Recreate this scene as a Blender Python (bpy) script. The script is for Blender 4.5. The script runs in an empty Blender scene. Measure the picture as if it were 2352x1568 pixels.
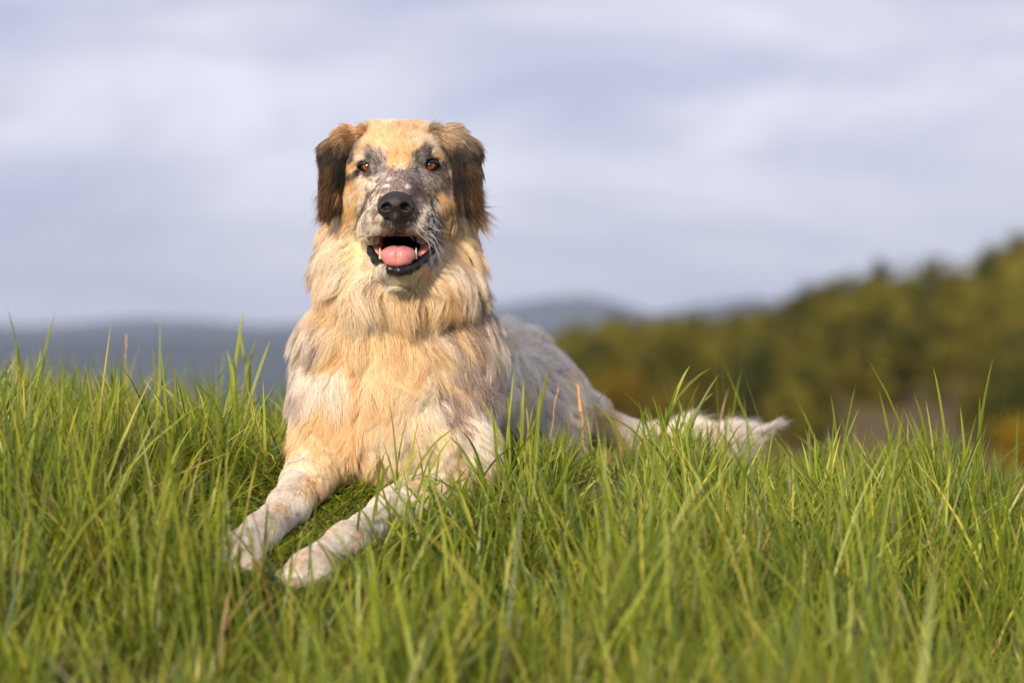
import bpy, math, random
import numpy as np
from mathutils import Vector
from mathutils.bvhtree import BVHTree
from mathutils.kdtree import KDTree

random.seed(7)
rng = np.random.default_rng(7)
C = bpy.context.scene.collection
scene = bpy.context.scene

# ------------------------------------------------------------------ camera
CAM_D, CAM_Z, S = 3.887, 0.22, 0.0007      # distance to the dog's eyes, height, metres per photo unit there
cam_data = bpy.data.cameras.new('camera')
cam = bpy.data.objects.new('camera', cam_data)
C.objects.link(cam)
cam.location = (0, -CAM_D, CAM_Z)
cam.rotation_euler = (math.radians(90), 0, 0)
cam_data.lens = 85
cam_data.sensor_width = 36
cam_data.clip_start = 0.1
cam_data.clip_end = 60000
cam_data.dof.use_dof = True
cam_data.dof.focus_distance = CAM_D - 0.03
cam_data.dof.aperture_fstop = 2.3
scene.camera = cam

# ------------------------------------------------------------------ light
SUN_AZ, SUN_EL = math.radians(-21), math.radians(25)   # azimuth from the camera's back, left negative
sun_dir = Vector((math.sin(SUN_AZ) * math.cos(SUN_EL), -math.cos(SUN_AZ) * math.cos(SUN_EL), math.sin(SUN_EL)))
sd = bpy.data.lights.new('sun', 'SUN')
sd.energy = 5.0
sd.color = (1.0, 0.83, 0.66)
sd.angle = math.radians(7)
sun = bpy.data.objects.new('sun', sd)
C.objects.link(sun)
sun.rotation_euler = (-sun_dir).to_track_quat('-Z', 'Y').to_euler()
sun.location = (-3, -3, 6)

world = bpy.data.worlds.new('World')
scene.world = world
world.use_nodes = True
wt = world.node_tree
wt.nodes.clear()
def N(nt, kind, **kw):
    n = nt.nodes.new(kind)
    for k, v in kw.items():
        if k.startswith('i_'):
            n.inputs[k[2:].replace('_', ' ')].default_value = v
        else:
            setattr(n, k, v)
    return n
def ramp(nt, stops, interp='LINEAR'):
    r = nt.nodes.new('ShaderNodeValToRGB')
    r.color_ramp.interpolation = interp
    e = r.color_ramp.elements
    while len(e) < len(stops): e.new(0.5)
    for el, (p, c) in zip(e, stops):
        el.position = p
        el.color = (c[0], c[1], c[2], 1) if len(c) == 3 else c
    return r
wo = N(wt, 'ShaderNodeOutputWorld')
bg_sky = N(wt, 'ShaderNodeBackground'); bg_sky.inputs['Strength'].default_value = 0.08
sky = N(wt, 'ShaderNodeTexSky', sky_type='NISHITA', sun_disc=False)
sky.sun_elevation = SUN_EL
sky.sun_rotation = math.atan2(sun_dir.x, sun_dir.y)
sky.air_density = 1.0; sky.dust_density = 1.5
wt.links.new(sky.outputs[0], bg_sky.inputs['Color'])
tc = N(wt, 'ShaderNodeTexCoord')
mp = N(wt, 'ShaderNodeMapping'); mp.inputs['Scale'].default_value = (2.8, 2.8, 10.0); mp.inputs['Rotation'].default_value = (0.05, -0.10, 0)
mp.inputs['Location'].default_value = (0.4, 0.2, 0.9)
wt.links.new(tc.outputs['Generated'], mp.inputs['Vector'])
nz = N(wt, 'ShaderNodeTexNoise'); nz.inputs['Scale'].default_value = 1.5; nz.inputs['Detail'].default_value = 6; nz.inputs['Roughness'].default_value = 0.55; nz.inputs['Distortion'].default_value = 0.5
wt.links.new(mp.outputs[0], nz.inputs['Vector'])
cr = ramp(wt, [(0.34, (0.34, 0.38, 0.57)), (0.45, (0.47, 0.475, 0.64)), (0.54, (0.61, 0.595, 0.72)), (0.66, (0.84, 0.82, 0.90))])
wt.links.new(nz.outputs[0], cr.inputs[0])
bg_c = N(wt, 'ShaderNodeBackground'); bg_c.inputs['Strength'].default_value = 1.0
sepw = N(wt, 'ShaderNodeSeparateXYZ'); wt.links.new(tc.outputs['Generated'], sepw.inputs[0])
hzr = N(wt, 'ShaderNodeMapRange'); hzr.inputs['From Min'].default_value = 0.0; hzr.inputs['From Max'].default_value = 0.16; hzr.inputs['To Min'].default_value = 1.50; hzr.inputs['To Max'].default_value = 1.04
wt.links.new(sepw.outputs['Z'], hzr.inputs['Value']); wt.links.new(hzr.outputs[0], bg_c.inputs['Strength'])
wt.links.new(cr.outputs[0], bg_c.inputs['Color'])
mixw = N(wt, 'ShaderNodeMixShader'); mixw.inputs[0].default_value = 0.86
wt.links.new(bg_sky.outputs[0], mixw.inputs[1]); wt.links.new(bg_c.outputs[0], mixw.inputs[2])
wt.links.new(mixw.outputs[0], wo.inputs['Surface'])

vs = scene.view_settings
vs.view_transform = 'Standard'; vs.look = 'None'; vs.exposure = 0.30; vs.gamma = 1.0; vs.use_curve_mapping = False
scene.render.engine = 'CYCLES'
cy = scene.cycles
cy.use_denoising = True
cy.max_bounces = 10; cy.diffuse_bounces = 3; cy.glossy_bounces = 3; cy.transmission_bounces = 8; cy.transparent_max_bounces = 12; cy.volume_bounces = 0
cy.use_adaptive_sampling = True; cy.adaptive_threshold = 0.01
try:
    scene.cycles_curves.shape = 'RIBBONS'; scene.cycles_curves.subdivisions = 2
except Exception: pass

# ------------------------------------------------------------------ helpers
def P(px, py, y=0.0):
    f = (y + CAM_D) / CAM_D * S
    return np.array(((px - 1176) * f, y, CAM_Z + (784 - py) * f))
def sm(a, b, x):
    t = np.clip((x - a) / (b - a), 0, 1)
    return t * t * (3 - 2 * t)
def _hash(ix, iy, iz, seed):
    h = (ix.astype(np.uint32) * np.uint32(374761393) + iy.astype(np.uint32) * np.uint32(668265263)
         + iz.astype(np.uint32) * np.uint32(2147483647 - 1640531) + np.uint32(seed * 1274126177 & 0xffffffff))
    h = (h ^ (h >> np.uint32(13))) * np.uint32(1274126177)
    h = h ^ (h >> np.uint32(16))
    return (h & np.uint32(0xffffff)).astype(np.float64) / 0xffffff
def vnoise(p, freq=1.0, seed=0):
    q = np.asarray(p) * freq
    i = np.floor(q).astype(np.int64); f = q - i; f = f * f * (3 - 2 * f)
    i = (i & 0xffffffff)
    r = 0
    for dx in (0, 1):
        for dy in (0, 1):
            for dz in (0, 1):
                w = (f[:, 0] if dx else 1 - f[:, 0]) * (f[:, 1] if dy else 1 - f[:, 1]) * (f[:, 2] if dz else 1 - f[:, 2])
                r = r + w * _hash(i[:, 0] + dx, i[:, 1] + dy, i[:, 2] + dz, seed)
    return r
def fbm(p, freq=1.0, seed=0, oct=3):
    r = 0; a = 0.5; s = 0
    for k in range(oct):
        r = r + a * vnoise(p, freq * 2 ** k, seed + k * 17); s += a; a *= 0.5
    return r / s

def new_mesh_obj(name, verts, faces_flat, loop_tot, mat=None, parent=None, smooth=True, mat_idx=None):
    me = bpy.data.meshes.new(name)
    verts = np.asarray(verts, dtype=np.float32)
    me.vertices.add(len(verts)); me.vertices.foreach_set('co', verts.ravel())
    loop_tot = np.asarray(loop_tot, dtype=np.int32); faces_flat = np.asarray(faces_flat, dtype=np.int32)
    me.loops.add(len(faces_flat)); me.loops.foreach_set('vertex_index', faces_flat)
    me.polygons.add(len(loop_tot))
    st = np.zeros(len(loop_tot), dtype=np.int32); st[1:] = np.cumsum(loop_tot)[:-1]
    me.polygons.foreach_set('loop_start', st); me.polygons.foreach_set('loop_total', loop_tot)
    if mat is not None:
        for m in (mat if isinstance(mat, (list, tuple)) else [mat]): me.materials.append(m)
    me.update(calc_edges=True); me.validate()
    if smooth: me.polygons.foreach_set('use_smooth', np.ones(len(me.polygons), dtype=bool))
    if mat_idx is not None: me.polygons.foreach_set('material_index', np.asarray(mat_idx, dtype=np.int32))
    o = bpy.data.objects.new(name, me)
    C.objects.link(o)
    if parent is not None: o.parent = parent
    return o
def quads(name, verts, q, mat=None, parent=None, smooth=True, mat_idx=None):
    q = np.asarray(q)
    return new_mesh_obj(name, verts, q.ravel(), np.full(len(q), q.shape[1]), mat, parent, smooth, mat_idx)
def add_color(o, name, col):
    a = o.data.attributes.new(name, 'FLOAT_COLOR', 'POINT')
    c = np.ones((len(col), 4), dtype=np.float32); c[:, :3] = col
    a.data.foreach_set('color', c.ravel())
def tag(o, label=None, category=None, group=None, kind=None):
    if label: o['label'] = label
    if category: o['category'] = category
    if group: o['group'] = group
    if kind: o['kind'] = kind
    return o

def principled(name, color=(0.5, 0.5, 0.5), rough=0.6, spec=0.5, attr=None, bump=None, coat=0.0, sss=0.0, noise_col=None):
    m = bpy.data.materials.new(name); m.use_nodes = True
    nt = m.node_tree; b = nt.nodes['Principled BSDF']
    b.inputs['Base Color'].default_value = (*color, 1)
    b.inputs['Roughness'].default_value = rough
    b.inputs['Specular IOR Level'].default_value = spec
    b.inputs['Coat Weight'].default_value = coat
    b.inputs['Coat Roughness'].default_value = 0.08
    if sss:
        b.inputs['Subsurface Weight'].default_value = sss
        b.inputs['Subsurface Radius'].default_value = (0.01, 0.004, 0.003)
        b.inputs['Subsurface Scale'].default_value = 1.0
    if attr:
        a = N(nt, 'ShaderNodeAttribute', attribute_name=attr)
        nt.links.new(a.outputs['Color'], b.inputs['Base Color'])
    if noise_col:
        c2, sc = noise_col
        tcn = N(nt, 'ShaderNodeTexCoord')
        n2 = N(nt, 'ShaderNodeTexNoise'); n2.inputs['Scale'].default_value = sc; n2.inputs['Detail'].default_value = 5
        nt.links.new(tcn.outputs['Object'], n2.inputs['Vector'])
        r2 = ramp(nt, [(0.35, color), (0.65, c2)])
        nt.links.new(n2.outputs[0], r2.inputs[0]); nt.links.new(r2.outputs[0], b.inputs['Base Color'])
    if bump:
        kind, sc, st = bump
        tcn = N(nt, 'ShaderNodeTexCoord')
        if kind == 'vor':
            t = N(nt, 'ShaderNodeTexVoronoi'); out = t.outputs['Distance']
        else:
            t = N(nt, 'ShaderNodeTexNoise'); t.inputs['Detail'].default_value = 4; out = t.outputs[0]
        t.inputs['Scale'].default_value = sc
        nt.links.new(tcn.outputs['Object'], t.inputs['Vector'])
        bp = N(nt, 'ShaderNodeBump'); bp.inputs['Strength'].default_value = st; bp.inputs['Distance'].default_value = 0.001
        nt.links.new(out, bp.inputs['Height']); nt.links.new(bp.outputs[0], b.inputs['Normal'])
    return m

# ------------------------------------------------------------------ terrain
def knoll(x, y):
    x = np.asarray(x, float); y = np.asarray(y, float)
    f = np.maximum(-y + 0.02, 0)
    front = -0.31 * np.minimum(f, 0.55) - 0.15 * np.maximum(f - 0.55, 0)
    front = np.maximum(front, -0.62) - 0.02 * np.maximum(f - 3.5, 0)
    tilt = -0.13 * sm(0.1, 1.0, x) - 0.08 * np.maximum(x - 1.0, 0) + 0.035 * sm(0.2, 0.9, -x) - 0.05 * np.maximum(-x - 1.5, 0)
    yc = 0.62 - 0.42 * np.clip(x, -1.2, 1.2)
    b = np.maximum(y - yc, 0)
    back = -0.30 * np.minimum(b, 1.2) ** 2 - 0.40 * np.maximum(b - 1.2, 0)
    p = np.stack([x.ravel(), y.ravel(), np.zeros(x.size)], 1)
    n = (fbm(p, 2.3, 3, 3).reshape(x.shape) - 0.5) * 0.05
    r = np.hypot(x, y)
    side = -0.25 * np.maximum(np.abs(x) - 6, 0)
    return np.maximum(front + tilt + back + n + side, -41)

def axis(lo, hi, near, d0, g):
    a = [0.0]; d = d0
    while a[-1] < max(hi, -lo):
        a.append(a[-1] + d)
        if a[-1] > near: d *= g
    a = np.array(a)
    return np.concatenate([-a[(a <= -lo) & (a > 0)][::-1], a[a <= hi]])
soil = principled('soil', (0.060, 0.042, 0.022), 0.95, 0.2, bump=('noise', 60, 0.8), noise_col=((0.065, 0.075, 0.020), 9))
gx = axis(-140, 140, 1.6, 0.04, 1.12); gy = axis(-30, 140, 1.6, 0.04, 1.12)
GX, GY = np.meshgrid(gx, gy, indexing='ij')
gv = np.stack([GX, GY, knoll(GX, GY)], -1).reshape(-1, 3)
ii = np.arange(len(gx) * len(gy)).reshape(len(gx), len(gy))
gq = np.stack([ii[:-1, :-1], ii[1:, :-1], ii[1:, 1:], ii[:-1, 1:]], -1).reshape(-1, 4)
tag(quads('ground', gv, gq, soil), kind='structure')

valley_mat = principled('valley_fields', (0.040, 0.050, 0.055), 0.9, 0.1, noise_col=((0.075, 0.075, 0.06), 0.002))
vs_ = 9000.0
tag(quads('valley_floor', [(-14000, -2500, -40.6), (14000, -2500, -40.6), (14000, vs_, -40.6), (-14000, vs_, -40.6)], [[0, 1, 2, 3]], valley_mat), kind='structure')

# far mountain ranges
def range_mesh(name, dist, prof, depth, mat, seed, rough):
    pxs = np.linspace(-2500, 4900, 340)
    tops = np.interp(pxs, [p[0] for p in prof], [p[1] for p in prof])
    tops = tops + (fbm(np.stack([pxs, pxs * 0, pxs * 0], 1), 0.012, seed, 4) - 0.5) * rough
    rows = 9; V = []
    for k in range(rows):
        t = k / (rows - 1)
        yy = dist + depth * (t - 0.5)
        crest = math.sin(math.pi * t) ** 0.8
        f = (yy + CAM_D) / CAM_D * S
        fd = (dist + CAM_D) / CAM_D * S
        ztop = CAM_Z + (784 - tops) * fd
        z = -42 + (ztop + 42) * crest * (1 - 0.25 * (fbm(np.stack([pxs * 0.02, pxs * 0 + k * 0.9, pxs * 0], 1), 1.0, seed + 5, 3) - 0.5) * (1 - crest) * 2)
        V.append(np.stack([(pxs - 1176) * fd, np.full_like(pxs, yy), z], 1))
    V = np.array(V); n = len(pxs)
    idx = np.arange(rows * n).reshape(rows, n)
    q = np.stack([idx[:-1, :-1], idx[:-1, 1:], idx[1:, 1:], idx[1:, :-1]], -1).reshape(-1, 4)
    return tag(quads(name, V.reshape(-1, 3), q, mat), kind='structure')
mount_mat = principled('mountain_woods', (0.020, 0.030, 0.030), 0.95, 0.1, noise_col=((0.045, 0.052, 0.045), 0.004))
range_mesh('mountains', 6500, [(-2500, 715), (-300, 740), (60, 748), (330, 730), (470, 733), (600, 748), (700, 738), (900, 735), (1160, 700), (1330, 678), (1400, 690), (1500, 722), (1620, 698), (1720, 682), (1850, 697), (2300, 700), (4900, 680)], 1800, mount_mat, 3, 9)
range_mesh('foothills', 3800, [(-2500, 765), (300, 775), (700, 778), (900, 770), (1200, 770), (1600, 770), (2300, 765), (4900, 740)], 1200, mount_mat, 9, 10)

# ------------------------------------------------------------------ wooded hill on the right
RIDGE = [(1000, 900), (1180, 800), (1300, 765), (1400, 742), (1500, 727), (1640, 722), (1720, 735), (1800, 702), (1880, 655), (2000, 625), (2100, 612), (2180, 604), (2250, 575), (2352, 556), (2700, 500), (3200, 450)]
def hill_z(px, y):
    f = (y + CAM_D) / CAM_D * S
    fr = (170 + CAM_D) / CAM_D * S
    zr = CAM_Z + (784 - np.interp(px, [p[0] for p in RIDGE], [p[1] for p in RIDGE])) * fr - 4.3
    f0 = (85 + CAM_D) / CAM_D * S
    z0 = CAM_Z + (784 - np.interp(px, [1000, 1300, 1700, 2050, 2352, 3200], [1010, 975, 985, 1010, 1040, 1040])) * f0 - 1.0
    t = (y - 85) / 85
    return np.where(t < 0, z0 + (y - 85) * 0.32, z0 + (zr - z0) * sm(0, 1, np.clip(t, 0, 1)) ** 0.8) - np.maximum(y - 170, 0) * 0.3
hp = np.linspace(950, 3600, 90); hy = np.concatenate([np.linspace(22, 85, 22), np.linspace(88, 260, 50)])
HP, HY = np.meshgrid(hp, hy, indexing='ij')
HZ = hill_z(HP, HY)
HZ = HZ - 25 * sm(1150, 950, HP)
hv = np.stack([(HP - 1176) * (HY + CAM_D) / CAM_D * S, HY, np.maximum(HZ, -41.5)], -1).reshape(-1, 3)
hidx = np.arange(hv.shape[0]).reshape(len(hp), len(hy))
hq = np.stack([hidx[:-1, :-1], hidx[1:, :-1], hidx[1:, 1:], hidx[:-1, 1:]], -1).reshape(-1, 4)
hill_mat = principled('hill_earth', (0.11, 0.075, 0.05), 0.95, 0.1, noise_col=((0.13, 0.115, 0.02), 0.12))
tag(quads('hill', hv, hq, hill_mat), kind='structure')

def foliage_mat(name, attr):
    m = bpy.data.materials.new(name); m.use_nodes = True
    nt = m.node_tree; nt.nodes.clear()
    out = N(nt, 'ShaderNodeOutputMaterial'); a = N(nt, 'ShaderNodeAttribute', attribute_name=attr)
    d = N(nt, 'ShaderNodeBsdfDiffuse'); t = N(nt, 'ShaderNodeBsdfTranslucent'); mx = N(nt, 'ShaderNodeMixShader'); mx.inputs[0].default_value = 0.3
    nt.links.new(a.outputs['Color'], d.inputs['Color']); nt.links.new(a.outputs['Color'], t.inputs['Color'])
    nt.links.new(d.outputs[0], mx.inputs[1]); nt.links.new(t.outputs[0], mx.inputs[2]); nt.links.new(mx.outputs[0], out.inputs['Surface'])
    return m
def make_forest():
    V = []; COL = []
    n = 1000
    for k in range(n):
        px = rng.uniform(1130, 3100); t = rng.random() ** 0.8; y = 88 + 92 * t
        if px < 1330 and t < 0.3: continue
        # clearings: bare brown patch low on the slope
        if 1900 < px < 2190 and t < 0.16: continue
        f = (y + CAM_D) / CAM_D * S
        x = (px - 1176) * f; z = float(hill_z(np.array(px), np.array(y)))
        h = rng.uniform(2.0, 4.9) * (0.75 + 0.35 * t); r = h * rng.uniform(0.20, 0.30)
        nl = 420
        # clumps in the crown
        nc = 16
        cz = rng.random(nc); ca = rng.uniform(0, 6.283, nc); prof = np.sin(np.pi * np.clip(0.18 + 0.80 * cz, 0, 1)) ** 0.75
        cr_ = r * prof * rng.uniform(0.35, 0.95, nc)
        cc = np.stack([cr_ * np.cos(ca), cr_ * np.sin(ca), h * (0.12 + 0.82 * cz)], 1)
        ci = rng.integers(0, nc, nl)
        p = cc[ci] + rng.normal(0, 1, (nl, 3)) * r * np.array([0.23, 0.23, 0.20])
        p += np.array([x, y, z])
        a = rng.normal(0, 1, (nl, 3)); a /= np.linalg.norm(a, axis=1)[:, None]
        b = np.cross(a, rng.normal(0, 1, (nl, 3))); b /= np.linalg.norm(b, axis=1)[:, None]
        s = rng.uniform(0.10, 0.24, (nl, 1))
        V.append(np.stack([p + a * s, p - a * s * 0.5 + b * s * 0.8, p - a * s * 0.5 - b * s * 0.8], 1).reshape(-1, 3))
        pat = float(fbm(np.array([[x, y, 0.0]]), 0.045, 55, 2)[0])
        base = np.array([0.138, 0.126, 0.020]) if rng.random() < 0.72 else np.array([0.172, 0.150, 0.024])
        base = base * rng.uniform(0.75, 1.25) * (0.55 + 0.95 * pat)
        if rng.random() < 0.2: base = np.array([0.065, 0.075, 0.018])
        ct = rng.uniform(0.75, 1.25, nc)[ci]
        col = base[None] * ct[:, None]
        COL.append(np.repeat(col, 3, 0))
        # trunk as a thin tapered prism
        ang = np.arange(5) * 2 * math.pi / 5
        tr = 0.09 * h / 5
        for q in range(5):
            a0, a1 = ang[q], ang[(q + 1) % 5]
            b0 = np.array([x + tr * math.cos(a0), y + tr * math.sin(a0), z - 0.3]); b1 = np.array([x + tr * math.cos(a1), y + tr * math.sin(a1), z - 0.3])
            V.append(np.stack([b0, b1, np.array([x, y, z + h * 0.8])])); COL.append(np.tile([0.09, 0.06, 0.04], (3, 1)))
    V = np.concatenate(V); COL = np.concatenate(COL)
    o = quads('forest', V, np.arange(len(V)).reshape(-1, 3), foliage_mat('pine_foliage', 'tint'), smooth=False)
    add_color(o, 'tint', COL)
    tag(o, 'olive green pine wood covering the hillside to the right, out of focus', 'forest', kind='stuff')
make_forest()

def make_bush(px, py, y, r, col, label, nl=1500):
    c = P(px, py, y)
    root = bpy.data.objects.new('bush', None); C.objects.link(root); root.location = (c[0], c[1], c[2] - r)
    tag(root, label, 'bush', 'yellow bushes at the foot of the hill')
    ncl = 22
    cd = rng.normal(0, 1, (ncl, 3)); cd /= np.linalg.norm(cd, axis=1)[:, None]
    cc = cd * r * rng.uniform(0.3, 0.85, (ncl, 1)); ci = rng.integers(0, ncl, nl)
    p = cc[ci] + rng.normal(0, 0.2 * r, (nl, 3)); p[:, 2] = p[:, 2] * 0.8 + r
    a = rng.normal(0, 1, (nl, 3)); a /= np.linalg.norm(a, axis=1)[:, None]
    b = np.cross(a, rng.normal(0, 1, (nl, 3))); b /= np.linalg.norm(b, axis=1)[:, None]
    s = rng.uniform(0.05, 0.10, (nl, 1)) * r
    V = np.stack([p + a * s, p + b * s * 0.6, p - a * s, p - b * s * 0.6], 1).reshape(-1, 3)
    o = quads('foliage', V, np.arange(len(V)).reshape(-1, 4), foliage_mat('bush_leaf', 'tint'), root, smooth=False)
    add_color(o, 'tint', np.repeat(np.array(col)[None] * rng.uniform(0.7, 1.3, (ncl, 1))[ci], 4, 0))
    o2 = bpy.data.meshes.new('stem')
    import bmesh
    bm = bmesh.new()
    for k in range(7):
        t = cc[k] * 0.8 + np.array([0, 0, r])
        L = np.linalg.norm(t)
        res = bmesh.ops.create_cone(bm, segments=5, radius1=0.05 * r, radius2=0.015 * r, depth=L)
        q = Vector(t).to_track_quat('Z', 'Y').to_matrix().to_4x4()
        bmesh.ops.translate(bm, verts=res['verts'], vec=(0, 0, L / 2)); bmesh.ops.transform(bm, matrix=q, verts=res['verts'])
    bm.to_mesh(o2); bm.free(); o2.materials.append(bark)
    s_ = bpy.data.objects.new('stem', o2); C.objects.link(s_); s_.parent = root
bark = principled('bark', (0.10, 0.07, 0.045), 0.9, 0.2)
make_bush(2345, 1015, 60, 1.0, (0.28, 0.19, 0.015), 'yellow green bush at the right edge below the wooded hill')
make_bush(1420, 895, 70, 0.9, (0.22, 0.15, 0.02), 'yellowish bush behind the dog where the pine wood begins')
make_bush(1560, 925, 66, 0.7, (0.20, 0.14, 0.03), 'low tawny bush behind the dog\'s raised tail')

# ------------------------------------------------------------------ signed-distance sculpting
class Field:
    def __init__(s, xs, ys, zs):
        s.ax = [np.asarray(a, np.float32) for a in (xs, ys, zs)]
        s.F = np.full([len(a) for a in s.ax], 1.0, np.float32)
    def box(s, lo, hi):
        sl = []
        for a, l, h in zip(s.ax, lo, hi):
            i0 = max(int(np.searchsorted(a, l)) - 1, 0); i1 = min(int(np.searchsorted(a, h)) + 1, len(a))
            sl.append(slice(i0, max(i1, i0 + 1)))
        g = np.meshgrid(s.ax[0][sl[0]], s.ax[1][sl[1]], s.ax[2][sl[2]], indexing='ij', sparse=True)
        return tuple(sl), g
    def blend(s, sl, d, k, op):
        F = s.F[sl]
        if op == 'add':
            h = np.clip(0.5 + 0.5 * (F - d) / k, 0, 1)
            s.F[sl] = F * (1 - h) + d * h - k * h * (1 - h)
        else:
            d = -d
            h = np.clip(0.5 - 0.5 * (F - d) / k, 0, 1)
            s.F[sl] = F * (1 - h) + d * h + k * h * (1 - h)
    def ell(s, c, r, k=0.02, op='add', rot=None):
        c = np.asarray(c, float); r = np.asarray(r, float); m = (r.max() if rot is not None else r) + k + 0.02
        sl, (X, Y, Z) = s.box(c - m, c + m)
        X = X - c[0]; Y = Y - c[1]; Z = Z - c[2]
        if rot is not None:
            R = np.array(rot)  # rows: local axes
            X, Y, Z = (R[0, 0] * X + R[0, 1] * Y + R[0, 2] * Z, R[1, 0] * X + R[1, 1] * Y + R[1, 2] * Z, R[2, 0] * X + R[2, 1] * Y + R[2, 2] * Z)
        k0 = np.sqrt((X / r[0]) ** 2 + (Y / r[1]) ** 2 + (Z / r[2]) ** 2)
        k1 = np.sqrt((X / r[0] ** 2) ** 2 + (Y / r[1] ** 2) ** 2 + (Z / r[2] ** 2) ** 2) + 1e-6
        s.blend(sl, k0 * (k0 - 1) / k1, k, op)
    def cap(s, a, b, ra, rb, k=0.02, op='add', sc=(1, 1, 1)):
        a = np.asarray(a, float); b = np.asarray(b, float); m = max(ra, rb) + k + 0.02
        sl, (X, Y, Z) = s.box(np.minimum(a, b) - m, np.maximum(a, b) + m)
        ab = (b - a); L2 = (ab ** 2).sum()
        t = np.clip(((X - a[0]) * ab[0] + (Y - a[1]) * ab[1] + (Z - a[2]) * ab[2]) / L2, 0, 1)
        d = np.sqrt(((X - a[0] - t * ab[0]) * sc[0]) ** 2 + ((Y - a[1] - t * ab[1]) * sc[1]) ** 2 + ((Z - a[2] - t * ab[2]) * sc[2]) ** 2) - (ra + t * (rb - ra))
        s.blend(sl, d, k, op)
    def sample(s, p):
        p = np.asarray(p); idx = []; fr = []; ok = np.ones(len(p), bool)
        for k in range(3):
            a = s.ax[k]
            ok &= (p[:, k] > a[0]) & (p[:, k] < a[-1])
            i = np.clip(np.searchsorted(a, p[:, k]) - 1, 0, len(a) - 2)
            idx.append(i); fr.append(np.clip((p[:, k] - a[i]) / (a[i + 1] - a[i]), 0, 1))
        r = 0
        for dx in (0, 1):
            for dy in (0, 1):
                for dz in (0, 1):
                    w = (fr[0] if dx else 1 - fr[0]) * (fr[1] if dy else 1 - fr[1]) * (fr[2] if dz else 1 - fr[2])
                    r = r + w * s.F[idx[0] + dx, idx[1] + dy, idx[2] + dz]
        return np.where(ok, r, 1.0)
    def mesh(s):
        F = s.F; neg = F < 0
        c = [neg[i:neg.shape[0] - 1 + i, j:neg.shape[1] - 1 + j, k:neg.shape[2] - 1 + k] for i in (0, 1) for j in (0, 1) for k in (0, 1)]
        allv = c[0].copy(); anyv = c[0].copy()
        for q in c[1:]: allv &= q; anyv |= q
        act = anyv & ~allv
        I = np.argwhere(act); vid = np.full(act.shape, -1, np.int32); vid[act] = np.arange(len(I))
        acc = np.zeros((len(I), 3)); cnt = np.zeros(len(I))
        off = [(i, j, k) for i in (0, 1) for j in (0, 1) for k in (0, 1)]
        val = {o: F[I[:, 0] + o[0], I[:, 1] + o[1], I[:, 2] + o[2]].astype(float) for o in off}
        pos = {o: np.stack([s.ax[q][I[:, q] + o[q]] for q in range(3)], 1).astype(float) for o in off}
        for a in off:
            for q in range(3):
                if a[q] == 0:
                    b = tuple(1 if w == q else a[w] for w in range(3))
                    va, vb = val[a], val[b]; m = (va < 0) != (vb < 0)
                    t = np.where(m, va / np.where(m, va - vb, 1), 0)
                    acc[m] += (pos[a] + (pos[b] - pos[a]) * t[:, None])[m]; cnt[m] += 1
        V = acc / cnt[:, None]
        Q = []
        for q in range(3):
            o1, o2 = [w for w in range(3) if w != q]
            sl0 = [slice(None)] * 3; sl1 = [slice(None)] * 3
            sl0[q] = slice(0, -1); sl1[q] = slice(1, None)
            for w in (o1, o2):
                sl0[w] = slice(1, -1); sl1[w] = slice(1, -1)
            A = neg[tuple(sl0)]; B = neg[tuple(sl1)]
            e = np.argwhere(A != B); base = e.copy(); base[:, o1] += 1; base[:, o2] += 1
            fl = A[tuple(e.T)]
            def vi(d1, d2):
                w = base.copy(); w[:, o1] -= d1; w[:, o2] -= d2
                return vid[tuple(w.T)]
            quad = np.stack([vi(1, 1), vi(0, 1), vi(0, 0), vi(1, 0)], 1)
            flip = (fl if q != 1 else ~fl)
            quad[~flip] = quad[~flip][:, ::-1]
            Q.append(quad)
        return V, np.concatenate(Q)
def graded(lo, hi, flo, fhi, fine, coarse):
    a = np.arange(flo, lo, -coarse)[::-1] if lo < flo else np.array([flo])
    return np.unique(np.round(np.concatenate([a, np.arange(flo, fhi, fine), np.arange(fhi, hi, coarse)]), 5))
def vert_normals(V, Q):
    n = np.cross(V[Q[:, 2]] - V[Q[:, 0]], V[Q[:, 3]] - V[Q[:, 1]])
    vn = np.zeros_like(V)
    for k in range(4): np.add.at(vn, Q[:, k], n)
    return vn / (np.linalg.norm(vn, axis=1)[:, None] + 1e-12)

# ------------------------------------------------------------------ dog body
B = Field(graded(-0.56, 0.60, -0.345, -0.03, 0.0032, 0.008), graded(-0.56, 1.02, -0.17, 0.13, 0.0032, 0.009), graded(-0.22, 0.60, 0.30, 0.59, 0.0032, 0.008))
# torso, chest, rump
B.cap(P(925, 850, 0.20), P(1165, 928, 0.66), 0.140, 0.108, 0.05)
B.ell(P(908, 890, 0.13), (0.122, 0.145, 0.145), 0.05)
B.ell(P(890, 950, 0.04), (0.100, 0.085, 0.105), 0.05)
B.ell(P(925, 1010, 0.01), (0.090, 0.070, 0.058), 0.04)
B.ell(P(1050, 1040, 0.01), (0.055, 0.060, 0.050), 0.03)
B.cap(P(778, 830, 0.12), P(778, 900, 0.10), 0.060, 0.057, 0.04)
B.cap(P(1045, 820, 0.12), P(1036, 1000, 0.08), 0.062, 0.064, 0.04)
B.cap(P(768, 900, 0.10), P(765, 1010, 0.06), 0.058, 0.058, 0.04)
B.ell(P(1185, 935, 0.70), (0.110, 0.14, 0.112), 0.05)
B.ell(P(1245, 975, 0.60), (0.068, 0.15, 0.090), 0.05)      # thigh
B.cap(P(1290, 1045, 0.52), P(1230, 1060, 0.40), 0.034, 0.030, 0.03)   # hind foot
B.ell(P(1000, 960, 0.62), (0.075, 0.13, 0.10), 0.05)
B.cap(P(960, 1050, 0.5), P(900, 1055, 0.42), 0.034, 0.03, 0.03)
B.cap(P(812, 820, -0.01), P(800, 960, -0.03), 0.020, 0.022, 0.03, 'sub')
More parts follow.
